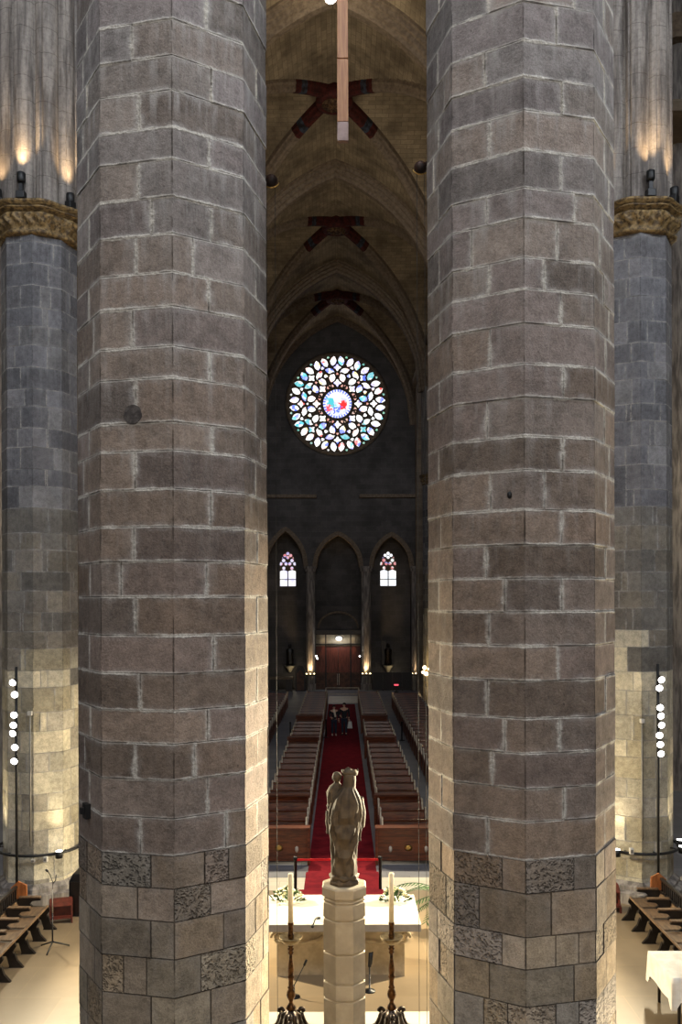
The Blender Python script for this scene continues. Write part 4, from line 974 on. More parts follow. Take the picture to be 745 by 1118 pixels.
# ------------------------------------------------------------------ statue on its pedestal
SY = 11.0; SK = SY/F; PXC = (375.0-HX)*SK; PTOP = CZ+(HY-964)*SK
pd = thing('statue_pedestal', 'pale octagonal limestone pedestal with stepped joints carrying the statue', 'pedestal', (PXC, SY, 0.75))
mb = MB(); rp_ = 0.272; H_ = PTOP-0.75; joints = [CZ+(HY-y)*(SY-0.25)/F-0.75 for y in (988, 1006, 1043, 1075.5, 1094)]
prof = [(rp_+0.16, 0), (rp_+0.16, 0.18), (rp_+0.05, 0.26), (rp_, 0.32)]
for j in sorted(joints): prof += [(rp_, j-0.022), (rp_-0.018, j-0.010), (rp_-0.018, j+0.004), (rp_+0.004, j+0.012)]
prof += [(rp_, H_-0.16), (rp_-0.014, H_-0.15), (rp_-0.014, H_-0.13), (rp_+0.016, H_-0.12), (rp_+0.016, H_-0.02), (rp_, H_)]
mb.lathe(prof, n=8, rot=PI/8, smooth=False); mb.build('shaft', M['pedestal'], pd)
st = thing('madonna_statue', 'weathered stone statue of a crowned woman carrying a child, seen from behind', 'statue', (PXC, SY, PTOP))
zk = SK/6.21; zx = lambda q: (q-280)*zk; zzv = lambda q: (885-q)*zk
def folds(a, z):
    b_ = math.sin(a)                                  # -1 at the back, towards the viewer
    k = 1+0.06*math.sin(9*a+2.5*math.sin(z*5))+0.028*math.sin(17*a+z*9)
    if b_ < 0 and z < 1.05:                           # hanging V folds across the back
        x = math.cos(a); k += 0.15*(-b_)*math.sin(24*(z-0.34*x*x)+1.2*x)*min(1, (1.1-z)*2.5)
    return k
rows_ = [(835, 200, 362, 0.13), (800, 196, 364, 0.15), (740, 194, 362, 0.155), (690, 192, 362, 0.16), (640, 190, 366, 0.165), (600, 188, 376, 0.17), (560, 182, 380, 0.175), (520, 176, 388, 0.18), (470, 172, 394, 0.18), (420, 176, 400, 0.18), (380, 186, 402, 0.175), (340, 198, 400, 0.17), (310, 210, 392, 0.165), (285, 226, 380, 0.155), (262, 248, 368, 0.14), (245, 264, 358, 0.12), (228, 272, 360, 0.11), (205, 276, 362, 0.108), (185, 277, 363, 0.112), (165, 278, 363, 0.114), (148, 280, 361, 0.108), (138, 296, 342, 0.07)]
rws = [(zzv(y), (zx(a)+zx(b))/2, 0.0 if y > 240 else 0.02, (zx(b)-zx(a))/2, d) for y, a, b, d in rows_]
def folds2(a, z): return folds(a, z) if z < zzv(240) else 1+0.012*math.sin(9*a)
sb = loft(rws, 64, folds2)
# arm carrying the child, hanging sleeve and mantle edge, face and hand on the far side
sb.tube([(zx(250), 0.02, zzv(300)), (zx(205), 0.08, zzv(380)), (zx(200), 0.16, zzv(420)), (zx(240), 0.22, zzv(430))], [0.075, 0.085, 0.075, 0.05], 12)
sb.tube([(zx(375), 0.02, zzv(310)), (zx(390), 0.03, zzv(420)), (zx(388), 0.10, zzv(500)), (zx(350), 0.20, zzv(510))], [0.07, 0.075, 0.07, 0.05], 12)
sb.tube([(zx(388), 0.0, zzv(430)), (zx(390), 0.0, zzv(520)), (zx(388), 0.0, zzv(600))], [0.035, 0.026, 0.018], 8)
sb.tube([(zx(180), 0.02, zzv(400)), (zx(172), 0.02, zzv(480)), (zx(172), 0.02, zzv(555))], [0.045, 0.034, 0.022], 8)
hx_ = zx(319); sb.ball((hx_, 0.045, zzv(178)), (0.075, 0.085, 0.105), 16, 12); sb.ball((hx_, 0.135, zzv(185)), (0.014, 0.02, 0.024), 8, 6)
for q in (-0.03, 0.03): sb.ball((hx_+q, 0.118, zzv(172)), (0.014, 0.012, 0.009), 8, 6)
sb.ball((hx_, 0.122, zzv(205)), (0.026, 0.012, 0.008), 8, 6)
for k in range(4): sb.tube([(zx(345)+0.0, 0.20, zzv(512)-0.016*k+0.024), (zx(330), 0.235, zzv(512)-0.016*k+0.024), (zx(315)+0.006*k, 0.225, zzv(512)-0.016*k+0.026)], 0.009, 6)
sb.tube([(zx(345), 0.19, zzv(500)), (zx(333), 0.225, zzv(490)), (zx(325), 0.23, zzv(487))], 0.010, 6)
body = sb.build('body', M['statue'], st)
rmh = body.modifiers.new('union', 'REMESH'); rmh.mode = 'VOXEL'; rmh.voxel_size = 0.008; rmh.use_smooth_shade = True
smh = body.modifiers.new('soften', 'SMOOTH'); smh.factor = 0.5; smh.iterations = 1
# crown
cb = MB(); cz_ = zzv(150); nn = 40; vsx = []
for rr, zf in ((0.094, lambda i: -0.008), (0.100, lambda i: 0.018), (0.106, lambda i: 0.042+0.026*max(0, math.cos(i/nn*PI*7))**2), (0.092, lambda i: 0.042+0.026*max(0, math.cos(i/nn*PI*7))**2), (0.086, lambda i: 0.016), (0.082, lambda i: -0.008)):
    for i in range(nn): a = 2*PI*i/nn; vsx.append((zx(321)+rr*math.cos(a), 0.025+rr*math.sin(a), cz_+zf(i)))
cb.add(vsx, [(j*nn+i, j*nn+(i+1) % nn, ((j+1) % 6)*nn+(i+1) % nn, ((j+1) % 6)*nn+i) for j in range(6) for i in range(nn)], 0, True)
cb.build('crown', M['statue'], st)
# child
chm = loft([(zzv(375), zx(215), 0.06, 0.07, 0.08), (zzv(340), zx(210), 0.06, 0.083, 0.085), (zzv(300), zx(214), 0.06, 0.088, 0.085), (zzv(270), zx(220), 0.06, 0.088, 0.08), (zzv(240), zx(226), 0.06, 0.078, 0.07), (zzv(220), zx(230), 0.06, 0.055, 0.055), (zzv(210), zx(232), 0.06, 0.030, 0.034), (zzv(200), zx(232), 0.06, 0.032, 0.034)], 28, lambda a, z: 1+0.04*math.sin(7*a+z*14))
chm.ball((zx(233), 0.06, zzv(172)), (0.059, 0.062, 0.066), 16, 12); chm.ball((zx(233), 0.118, zzv(170)), (0.010, 0.012, 0.014), 8, 6)
for q in (-1, 1): chm.ball((zx(233)+q*0.052, 0.06, zzv(172)), (0.010, 0.014, 0.018), 8, 6); chm.ball((zx(233)+q*0.02, 0.108, zzv(166)), (0.009, 0.008, 0.006), 8, 6)
chm.tube([(zx(200), 0.06, zzv(240)), (zx(178), 0.08, zzv(280)), (zx(176), 0.14, zzv(310)), (zx(195), 0.19, zzv(305))], [0.035, 0.036, 0.03, 0.022], 10)
chm.tube([(zx(222), 0.10, zzv(350)), (zx(215), 0.20, zzv(360)), (zx(215), 0.22, zzv(420)), (zx(215), 0.25, zzv(430))], [0.05, 0.045, 0.032, 0.025], 10)
ch = chm.build('child', M['statue'], st)
rmh = ch.modifiers.new('union', 'REMESH'); rmh.mode = 'VOXEL'; rmh.voxel_size = 0.009; rmh.use_smooth_shade = True
bs = MB(); bs.lathe([(0.185, 0), (0.19, 0.03), (0.175, 0.06), (0.15, 0.075)], (0, 0, 0), 8, rot=PI/8, smooth=False)
bs.lathe([(0.165, 0.06), (0.175, 0.10), (0.15, 0.12)], (zx(280), 0, 0), 28, fn=lambda a, z, r: r*(1+0.10*math.sin(7*a))); bs.build('base', M['statue'], st)

# ------------------------------------------------------------------ candlesticks
def candlestick(px_, label, y=13.18):
    sk = y/F; x = (px_-HX)*sk; zf = lambda q: CZ+(HY-q)*sk
    t = thing('candlestick', label, 'candlestick', (x, y, 0.75), 0, 'altar candlesticks'); z0 = 0.75
    a = lambda q: zf(q)-z0
    R_ = lambda wpx: wpx*sk
    mb = MB()
    prof = [(1.2, 1104), (4.0, 1103), (5.5, 1100), (4.2, 1097.5), (3.0, 1096), (2.2, 1094), (2.6, 1092), (4.6, 1088), (5.0, 1085.5), (4.2, 1082), (2.8, 1079.5), (3.4, 1078.5), (3.8, 1077.5), (2.6, 1076.2), (2.6, 1070), (3.6, 1067), (3.9, 1066), (2.8, 1064.8), (3.2, 1062), (3.4, 1059), (2.9, 1054), (1.9, 1047), (1.8, 1042), (3.0, 1040.5), (3.0, 1039), (2.0, 1038), (3.4, 1036.6), (3.4, 1035), (2.1, 1034), (3.2, 1032.6), (2.6, 1031.4), (5.5, 1030)]
    mb.lathe([(R_(r_), a(q)) for r_, q in prof], n=28); mb.build('stem', M['bronze'], t)
    mb = MB(); mb.lathe([(R_(4), a(1031)), (R_(9), a(1028.5)), (R_(12.0), a(1024.5)), (R_(12.6), a(1022.6)), (R_(12.0), a(1022.4)), (R_(8), a(1024.4)), (R_(3), a(1025))], n=36); mb.build('drip_pan', M['panmetal'], t)
    mb = MB(); mb.lathe([(R_(3.2), a(1025)), (R_(3.6), a(1020.5)), (R_(2.8), a(1019)), (R_(2.8), a(1010)), (R_(3.5), a(1008)), (R_(3.1), a(1006.4))], n=24); mb.build('socket', M['bronze'], t)
    mb = MB(); mb.lathe([(R_(2.9), a(1008)), (R_(2.75), a(954.5)), (R_(2.2), a(953.2)), (R_(0.8), a(953.6))], n=20); mb.build('candle', M['wax'], t)
    mb = MB(); mb.lathe([(R_(17), a(1127.5)), (R_(16), a(1122)), (R_(12), a(1116)), (R_(10.5), a(1111)), (R_(10), a(1107)), (R_(6), a(1104)), (R_(3.5), a(1101))], n=36, fn=lambda an, z, r: r*(1+0.12*math.cos(6*an)))
    bpy_o = mb.build('foot', M['bronzedark'], t)
    for k in range(3):
        an = PI/2*0+2*PI*k/3+PI/6; c, s = math.cos(an), math.sin(an)
        sc = MB(); pts = []
        for i in range(14):
            u = i/13; th = u*5.0; rr = R_(4.2)*(1-0.7*u); pts.append((c*(R_(11.5)+rr*math.cos(th)), s*(R_(11.5)+rr*math.cos(th)), a(1107)+rr*math.sin(th)))
        sc.tube(pts, [R_(2.6)*(1-0.5*i/13) for i in range(14)], 8)
        sc.tube([(c*R_(13), s*R_(13), a(1109)), (c*R_(14), s*R_(14), a(1114)), (c*R_(17), s*R_(17), a(1120)), (c*R_(20), s*R_(20), a(1125))], [R_(2.6), R_(3.0), R_(2.6), R_(3.2)], 8)
        sc.ball((c*R_(22), s*R_(22), R_(2.6)), R_(2.8), 10, 8); sc.build('scroll_leg', M['bronzedark'], t)
    return t
candlestick(316.5, 'tall turned bronze candlestick with cream candle, left of the pedestal')
candlestick(426.5, 'tall turned bronze candlestick with cream candle, right of the pedestal')

# ------------------------------------------------------------------ palm
t = thing('potted_palm', 'green feathery palm fronds beside the right end of the altar', 'palm', (2.05, 17.2, 0.75))
mb = MB(); mb.lathe([(0.16, 0), (0.22, 0.38), (0.24, 0.40), (0.21, 0.40), (0.2, 0.36)], n=20); mb.build('pot', M['redwood'], t)
mb = MB(); mb.bar((0, 0, 0.3), (0, 0, 0.7), 0.04, 8); mb.build('trunk', M['rib'], t)
def frond(a, L, rise, droop):
    mb = MB(); c, s = math.cos(a), math.sin(a); pts = []
    for i in range(15):
        u = i/14; pts.append(Vector((c*L*u, s*L*u, 0.65+rise*u*(1-0.2*u)-droop*u*u)))
    mb.tube(pts, 0.008, 5)
    for i in range(2, 15):
        p = pts[i]; tdir = (pts[i]-pts[i-1]).normalized(); sd = tdir.cross(Vector((0, 0, 1))).normalized(); ll = 0.26*(1-0.5*i/14)
        for q in (-1, 1):
            d = (sd*q*0.75+tdir*0.65+Vector((0, 0, -0.22))).normalized(); wv = tdir*0.014
            mb.add([p-wv, p+wv, p+d*ll*0.6+wv*1.2, p+d*ll, p+d*ll*0.6-wv*1.2], [(0, 1, 2, 3, 4)])
    return mb.build('frond', M['leaf'], t)
for a, L, rs, dr in ((PI, 1.0, 0.85, 0.45), (PI*1.12, 0.95, 0.45, 0.5), (PI*0.85, 0.9, 0.6, 0.5), (PI*1.3, 0.85, 0.25, 0.4), (0.3, 0.9, 0.6, 0.4), (-0.6, 0.9, 0.5, 0.5), (PI/2, 0.9, 0.8, 0.4), (PI*1.05, 0.7, 0.1, 0.35)): frond(a, L, rs, dr)

# ------------------------------------------------------------------ choir stalls
def stalls(s, label, y0, n):
    """a row of stalls along Y; s = +1 on the right"""
    t = thing('choir_stall', label, 'stall', (s*5.7, 0, 0.75)); p = 0.60
    y1 = y0+n*p
    mb = MB(); mb.prism([(0.0, 0.43), (s*0.035, 0.43), (s*0.035, 0.47), (0.0, 0.47)], y0, y1, 'y'); mb.build('front_rail', M['seatwood'], t)
    for k in range(n):
        a, b = y0+k*p, y0+(k+1)*p
        mb = MB(); mb.box(*sorted((s*0.05, s*0.42)), a+0.05, b-0.05, 0.42, 0.455); bevel(mb.build('seat', M['seatwood'], t), 0.01)
    for k in range(n+1):
        a = y0+k*p
        mb = MB(); prof = [(0.0, 0), (s*0.08, 0), (s*0.14, 0.20), (s*0.30, 0.20), (s*0.5, 0), (s*0.62, 0), (s*0.60, 0.45), (s*0.58, 0.60), (s*0.36, 0.62), (s*0.16, 0.61), (s*0.14, 0.57), (s*0.30, 0.55), (s*0.36, 0.50), (s*0.30, 0.45), (s*-0.01, 0.43), (s*-0.03, 0.36), (s*0.03, 0.28)]
        mb.prism(prof, a-0.025, a+0.025, 'y'); mb.prism([(s*-0.16, 0), (s*0.10, 0), (s*0.06, 0.08), (s*0.0, 0.26), (s*-0.05, 0.12)], a-0.03, a+0.03, 'y'); d = mb.build('divider', M['blackwood'], t)
        e = MB(); e.box(*sorted((s*0.15, s*0.56)), a-0.05, a+0.05, 0.618, 0.64); e.build('armrest', M['seatwood'], d)
    mb = MB(); mb.prism([(s*0.56, 0.44), (s*0.59, 0.44), (s*0.63, 0.56), (s*0.60, 0.56)], y0, y1, 'y'); mb.build('back_panel', M['seatwood'], t)
    mb = MB(); mb.box(*sorted((s*0.60, s*0.66)), y0, y1, 0.80, 0.84); mb.box(*sorted((s*0.59, s*0.66)), y0, y1, 0.56, 0.59)
    k = 0
    while y0+k*0.105 < y1: mb.box(*sorted((s*0.62, s*0.645)), y0+k*0.105, y0+k*0.105+0.03, 0.59, 0.80); k += 1
    mb.build('back_balustrade', M['blackwood'], t)
    mb = MB(); mb.prism([(s*0.40, 0.0), (s*0.74, 0.0), (s*0.74, 0.80), (s*0.60, 0.92), (s*0.44, 0.84)], y1+0.03, y1+0.07, 'y'); tag(mb.build('end_panel', M['orange'], t), 'orange wooden end panel')
    return t
stalls(1, 'row of dark wooden choir stalls before the right pier', 14.8, 5); stalls(-1, 'row of dark wooden choir stalls before the left pier', 13.8, 6)
def bench(x, y, label, rz):
    t = thing('kneeling_desk', label, 'desk', (x, y, 0.75), rz)
    mb = MB(); mb.prism([(-0.22, 0.62), (0.22, 0.80), (0.22, 0.83), (-0.22, 0.65)], -0.4, 0.4, 'x'); mb.build('top', M['redwood'], t)
    for q in (-1, 1):
        mb = MB(); mb.prism([(-0.35, 0), (0.2, 0), (0.22, 0.80), (-0.10, 0.66), (-0.14, 0.25), (-0.35, 0.2)], q*0.4-0.03, q*0.4+0.03, 'x'); mb.build('side_panel', M['redwood'], t)
    mb = MB(); mb.box(-0.4, 0.4, -0.34, -0.10, 0.18, 0.24); mb.build('kneeler', M['redwood'], t); mb = MB(); mb.box(-0.4, 0.4, 0.16, 0.20, 0.05, 0.8); mb.build('front_panel', M['redwood'], t)
    return t
for o_, v_ in ((bench(-5.60, 17.85, 'red-brown wooden kneeling desk behind the microphone stand', 0.3), 0.52), (bench(5.42, 18.42, 'red-brown wooden kneeling desk at the far end of the right stalls', -0.1), 0.62)): o_.scale = (v_, v_, v_)
t = thing('loudspeaker', 'tall black loudspeaker on the floor at the foot of the left pier', 'loudspeaker', (-5.28, 18.3, 0.75))
mb = MB(); mb.prism([(-0.24, 0), (0.24, 0), (0.24, 0.74), (0.12, 0.86), (-0.16, 0.86), (-0.24, 0.70)], -0.2, 0.2, 'y'); bevel(mb.build('cabinet', M['black'], t), 0.02); mb = MB(); mb.box(-0.2, 0.2, -0.215, -0.2, 0.08, 0.7); mb.build('grille', M['blackwood'], t)
t = thing('microphone_stand', 'black tripod microphone stand on the pale floor beside the left stalls', 'microphone stand', (-5.3, 16.4, 0.75))
mb = MB(); mb.bar((0, 0, 0.12), (0, 0, 0.66), 0.014); mb.build('lower_tube', M['black'], t); mb = MB(); mb.bar((0, 0, 0.66), (0, 0, 1.10), 0.012); mb.build('upper_tube', M['pipe'], t)
for k in range(3):
    a = 2*PI*k/3+0.5; mb = MB(); mb.bar((0, 0, 0.14), (0.30*math.cos(a), 0.30*math.sin(a), 0.015), 0.014); mb.build('leg', M['black'], t)
mb = MB(); mb.tube([(0, 0, 1.08), (0.01, 0, 1.22), (-0.04, 0.0, 1.36), (-0.08, 0, 1.42)], 0.008, 6); mb.bar((-0.08, 0, 1.42), (-0.12, 0, 1.46), 0.02, 8); mb.tube([(0.01, 0, 1.2), (0.06, 0, 1.26), (0.07, 0, 1.36)], 0.008, 6); mb.build('boom_arm', M['black'], t)
# cloth-covered table, lower right
t = thing('side_table', 'small table under a white hanging cloth before the right stalls', 'table', (5.38, 13.75, 0.75))
mb = MB(); nn = 60; vsx = []; hx2, hy2 = 0.52, 0.52
def rim(u, k):
    u = u % 4; e = int(u); f_ = u-e; c = [(-1, -1), (1, -1), (1, 1), (-1, 1)]; a, b = c[e], c[(e+1) % 4]
    return Vector(((a[0]+(b[0]-a[0])*f_)*hx2*k, (a[1]+(b[1]-a[1])*f_)*hy2*k, 0))
for z, k in ((0.775, 0.97), (0.77, 1.0), (0.70, 1.015), (0.60, 1.02), (0.50, 1.03), (0.42, 1.03)):
    for i in range(nn):
        u = 4*i/nn; p = rim(u, k*(1+0.022*math.sin(u*9)*(0.77-z)/0.35)); d = 0.14 if abs(u % 1-0.5) > 0.42 else 0
        vsx.append((p.x, p.y, z-(0.12*(0.77-z)/0.35 if d else 0)))
mb.add(vsx, [(j*nn+i, j*nn+(i+1) % nn, (j+1)*nn+(i+1) % nn, (j+1)*nn+i) for j in range(5) for i in range(nn)]+[tuple(range(nn))], 0, True); mb.build('tablecloth', M['cloth'], t)
mb = MB(); mb.box(-0.49, 0.49, -0.49, 0.49, 0.73, 0.765); mb.build('tabletop', M['blackwood'], t)
for a in (-1, 1):
    for b in (-1, 1):
        mb = MB(); mb.bar((a*0.38, b*0.42, 0), (a*0.38, b*0.42, 0.74), 0.022, 10, r2=0.03); mb.build('leg', M['blackwood'], t)

# ------------------------------------------------------------------ lamps round the far piers
def ring_lights(cx, cy, s, label):
    t = thing('lighting_ring', label, 'lighting ring', (cx, cy, 1.80))
    mb = MB(); mb.tube([(0.90*math.cos(2*PI*i/48), 0.90*math.sin(2*PI*i/48), 0) for i in range(49)], 0.03, 6)
    for k in range(8): a = 2*PI*k/8+0.2; mb.bar((0.74*math.cos(a), 0.74*math.sin(a), 0), (0.9*math.cos(a), 0.9*math.sin(a), 0), 0.015, 6)
    mb.build('hoop', M['black'], t)
    for k, ad in enumerate((-90-s*40, -90+s*58, 180 if s < 0 else 0, 90)):
        a = R(ad); c, sn = math.cos(a), math.sin(a)
        h = MB(); h.bar((0.98*c, 0.98*sn, -0.08), (0.98*c, 0.98*sn, 0.06), 0.075, 14); ho = h.build('lamp_head', M['black'], t)
        e = MB(); e.bar((0.98*c, 0.98*sn, 0.06), (0.98*c, 0.98*sn, 0.068), 0.066, 14); e.build('lens', M['e_cool'], ho)
        lamp('ring_uplight', 'SPOT', (cx+1.02*c, cy+1.02*sn, 1.90), (cx+0.86*c, cy+0.86*sn, 6.4), 170, WARM, 0.07, angle=64, blend=1.0)
    return t
ring_lights(FARL[0], FARL[1], -1, 'black hoop of small uplights round the foot of the left pier')
ring_lights(FARR[0], FARR[1], 1, 'black hoop of small uplights round the foot of the right pier')
for (cx, s, nm) in ((FARL[0], -1, 'left'), (FARR[0], 1, 'right')):   # three stacked spots on the outer side of each hoop
    t = thing('spotlight_stack', 'three stacked glowing spotlights on the outer side of the %s pier' % nm, 'spotlight', (cx+s*0.98, 19.0, 1.85))
    mb = MB(); mb.bar((0, 0, -0.05), (0, 0, 0.60), 0.02); mb.build('mast', M['black'], t)
    for k in range(3):
        h = MB(); h.bar((0, -0.02, 0.05+k*0.22), (0, -0.10, 0.11+k*0.22), 0.07, 12); ho = h.build('lamp_head', M['black'], t); e = MB(); e.ball((0, -0.11, 0.12+k*0.22), (0.062, 0.03, 0.05), 10, 6); e.build('lens', M['e_warm'] if k == 2 else M['e_cool'], ho)

PY = 18.4
def flood_pole(px_, ys, label, s):
    k = PY/F; x = (px_-HX)*k; zf = lambda q: CZ+(HY-q)*k
    t = thing('floodlight_pole', label, 'floodlight', (x, PY, 0.75)); ztop = zf(ys[0]-15)
    mb = MB(); mb.bar((0, 0, 0.04), (0, 0, ztop-0.75), 0.028, 10); mb.build('pole', M['black'], t); mb = MB(); mb.lathe([(0.28, 0), (0.28, 0.03), (0.05, 0.06)], n=24); mb.build('base_plate', M['black'], t)
    for i, q in enumerate(ys):
        z = zf(q)-0.75; yaw = (-0.10+0.11*((i*3) % 4))*(-s); tl = -0.22
        d = Vector((math.sin(yaw)*1.0, -math.cos(yaw), tl)).normalized()
        c0 = Vector((0, -0.05, z)); h = MB(); h.bar(c0+d*0.0, c0+d*0.13, 0.055, 16, r2=0.074); h.bar((0, 0, z), c0, 0.02, 6); ho = h.build('lamp_head', M['black'], t)
        e = MB(); e.bar(c0+d*0.131, c0+d*0.15, 0.066, 16, r2=0.05); e.build('lens', M['e_cool'], ho)
    return t, x, zf
for (px_, ys, nm, s) in ((17.5, (742, 755, 777, 788, 797, 812, 827), 'left', -1), (718.3, (741, 750, 771, 780, 790, 801, 811, 821), 'right', 1)):
    t, x, zf = flood_pole(px_, ys, 'tall black pole of bright floodlights in front of the %s pier' % nm, s)
    # beams onto the sanctuary, the altar and the near pillars
    lamp('flood_beam_altar', 'SPOT', (x-s*0.12, PY-0.30, zf(760)), (0, 14.6, 1.2), 8500, WARM, 0.10, angle=75, blend=0.8)
    lamp('flood_beam_pillar', 'SPOT', (x-s*0.12, PY-0.30, zf(775)), (-s*0.9, 7.8, 4.2), 42000 if s > 0 else 12000, WARM, 0.10, angle=36, blend=1.0)
    lamp('flood_beam_stalls', 'SPOT', (x-s*0.10, PY-0.32, zf(800)), (s*4.5, 13.0, 0.8), 380, WARM, 0.10, angle=95, blend=0.9)
    lamp('flood_beam_pier', 'SPOT', (x-s*0.25, PY-0.10, zf(765)), (-s*6.3, 19.0, 2.6), 6800, WARM, 0.10, angle=34, blend=0.9)
    lamp('flood_beam_low', 'SPOT', (x-s*0.12, PY-0.30, zf(812)), (-s*0.5, 9.5, 2.4), 500, WARM, 0.10, angle=80, blend=0.9)
# service boxes, pipes and a cable on the piers
for (x, z0_, z1_, y, nm, lab) in (((32.5-HX)*18.72/F, 2.0, 4.75, 18.72, 'left', 'thin grey conduit with white junction box on the left pier'), ((701-HX)*18.75/F, 2.1, 4.55, 18.75, 'right', 'thin grey conduit with white junction box on the right pier')):
    t = thing('conduit', lab, 'conduit', (x, y, 0)); mb = MB(); mb.bar((0, 0, z0_), (0, 0, z1_), 0.022, 8); mb.build('pipe', M['pipe'], t)
    mb = MB(); mb.box(-0.045, 0.045, -0.05, 0.03, z1_-0.02, z1_+0.07); bevel(mb.build('junction_box', M['white'], t), 0.008)
for (px_, py_, hh, lab) in ((34.5, 939.5, 0.07, 'small white socket box under the left lighting hoop, nearer the pole'), (48, 938, 0.11, 'white switch box under the left lighting hoop, farther from the pole'), (690, 931, 0.13, 'white switch box under the right lighting hoop')):
    k = 18.68/F; t = thing('switch_box', lab, 'switch box', ((px_-HX)*k, 18.74, CZ+(HY-py_)*k)); mb = MB(); mb.box(-0.04, 0.04, -0.04, 0.04, -hh/2, hh/2); bevel(mb.build('housing', M['white'], t), 0.008); mb = MB(); mb.box(-0.025, 0.025, -0.046, -0.04, -hh/4, hh/4); mb.build('cover', M['pipe'], t)
# uplights standing on the capitals
for (cx, s, nm) in ((FARL[0], -1, 'left'), (FARR[0], 1, 'right')):
    for k, (ad, tall) in enumerate(((-90+s*4, 1), (-90+s*46, 0), (-90-s*62, 0))):
        a = R(ad); px0, py0 = cx+0.92*math.cos(a), 19.6+0.92*math.sin(a); z = 15.48
        wh = ('facing the altar', 'on the outer flank', 'on the inner flank')[k]
        t = thing('capital_uplight', 'small black uplight standing on the %s capital, %s' % (nm, wh), 'uplight', (px0, py0, z)); rzz = a+PI/2; t.rotation_euler = (0, 0, rzz)
        mb = MB(); mb.box(-0.09, 0.09, -0.08, 0.08, 0, 0.16); bevel(mb.build('base', M['black'], t), 0.015)
        if tall: mb = MB(); mb.box(-0.04, 0.04, -0.03, 0.03, 0.16, 0.36); mb.build('neck', M['black'], t)
        h0 = 0.34 if tall else 0.12
        mb = MB(); mb.lathe([(0.07, h0), (0.09, h0+0.04), (0.09, h0+0.2), (0.07, h0+0.22)], n=14); mb.build('lamp_head', M['black'], t)
        inn = Vector((cx, 19.6, 0))-Vector((px0, py0, 0)); inn.normalize()
        lamp('capital_beam', 'SPOT', Vector((px0, py0, z+h0+0.26))-inn*0.08, Vector((px0, py0, z+2.6))+inn*0.25, 150, WARM2, 0.06, angle=70, blend=0.9)

# ------------------------------------------------------------------ hanging things
bx_ = (376.0-HX)*15.5/F; kz_ = 15.5/F
t = thing('hanging_beam', 'long golden wooden beam hanging upright high over the altar', 'beam', (bx_, 15.5, CZ+(HY-155)*kz_))
mb = MB(); mb.box(-0.095, 0.095, -0.05, 0.05, (155-134)*kz_, (155-66)*kz_); mb.box(-0.092, 0.092, -0.05, 0.05, (155-65)*kz_, (155+70)*kz_); bevel(mb.build('plank', M['beam'], t), 0.006)
mb = MB(); mb.box(-0.095, 0.095, -0.052, 0.052, 0, (155-134.4)*kz_); bevel(mb.build('end_block', M['beamend'], t), 0.006)
mb = MB(); mb.bar((0, 0, (155+70)*kz_), (0, 0, 15.5), 0.015, 6); mb.build('cable', M['cable'], t)
t = thing('vault_spotlight', 'bright lamp glinting under the nearest vault arch at the top', 'lamp', (wx(0)*0+(363-HX)*31.5/F, 31.5, CZ+(HY+0)*31.5/F+0.05))
mb = MB(); mb.bar((0, 0, 0.1), (0, 0, 2.2), 0.03); mb.build('rod', M['black'], t); mb = MB(); mb.ball((0, 0, 0), (0.20, 0.2, 0.14), 14, 8); mb.build('bulb', M['e_cool'], t)
lamp('vault_spot_glow', 'POINT', ((363-HX)*31.5/F, 31.2, CZ+21.2), None, 90, WARM, 0.2)
for (cx, cz, sd, nm) in ((297.5, 201, -1, 'left'), (461, 187, 1, 'right')):
    k = 8.6/F; x = (cx-HX)*k; z = CZ+(HY-cz)*k
    t = thing('pulley_bracket', 'rusty iron pulley bracket with two long wires behind the %s near pillar' % nm, 'bracket', (x, 8.6, z))
    mb = MB(); mb.tube([(sd*0.25, -0.05, 0.06), (sd*0.05, 0, 0.06)], 0.03, 8); mb.ball((0, 0, 0.035), (0.065, 0.05, 0.06), 14, 8); mb.build('bracket_arm', M['rust'], t)
    mb = MB(); mb.tube([(0.075*math.cos(PI+PI*i/12), -0.01, 0.01+0.045*math.sin(PI+PI*i/12)) for i in range(13)], 0.006, 6); mb.build('hoop', M['brass'], t)
    for q in ((-0.045, 0.038) if sd < 0 else (-0.038, 0.036)):
        mb = MB(); mb.bar((q, 0, 0.0), (q, 0, -z+0.76), 0.0026, 5); mb.build('wire', M['cable'], t)

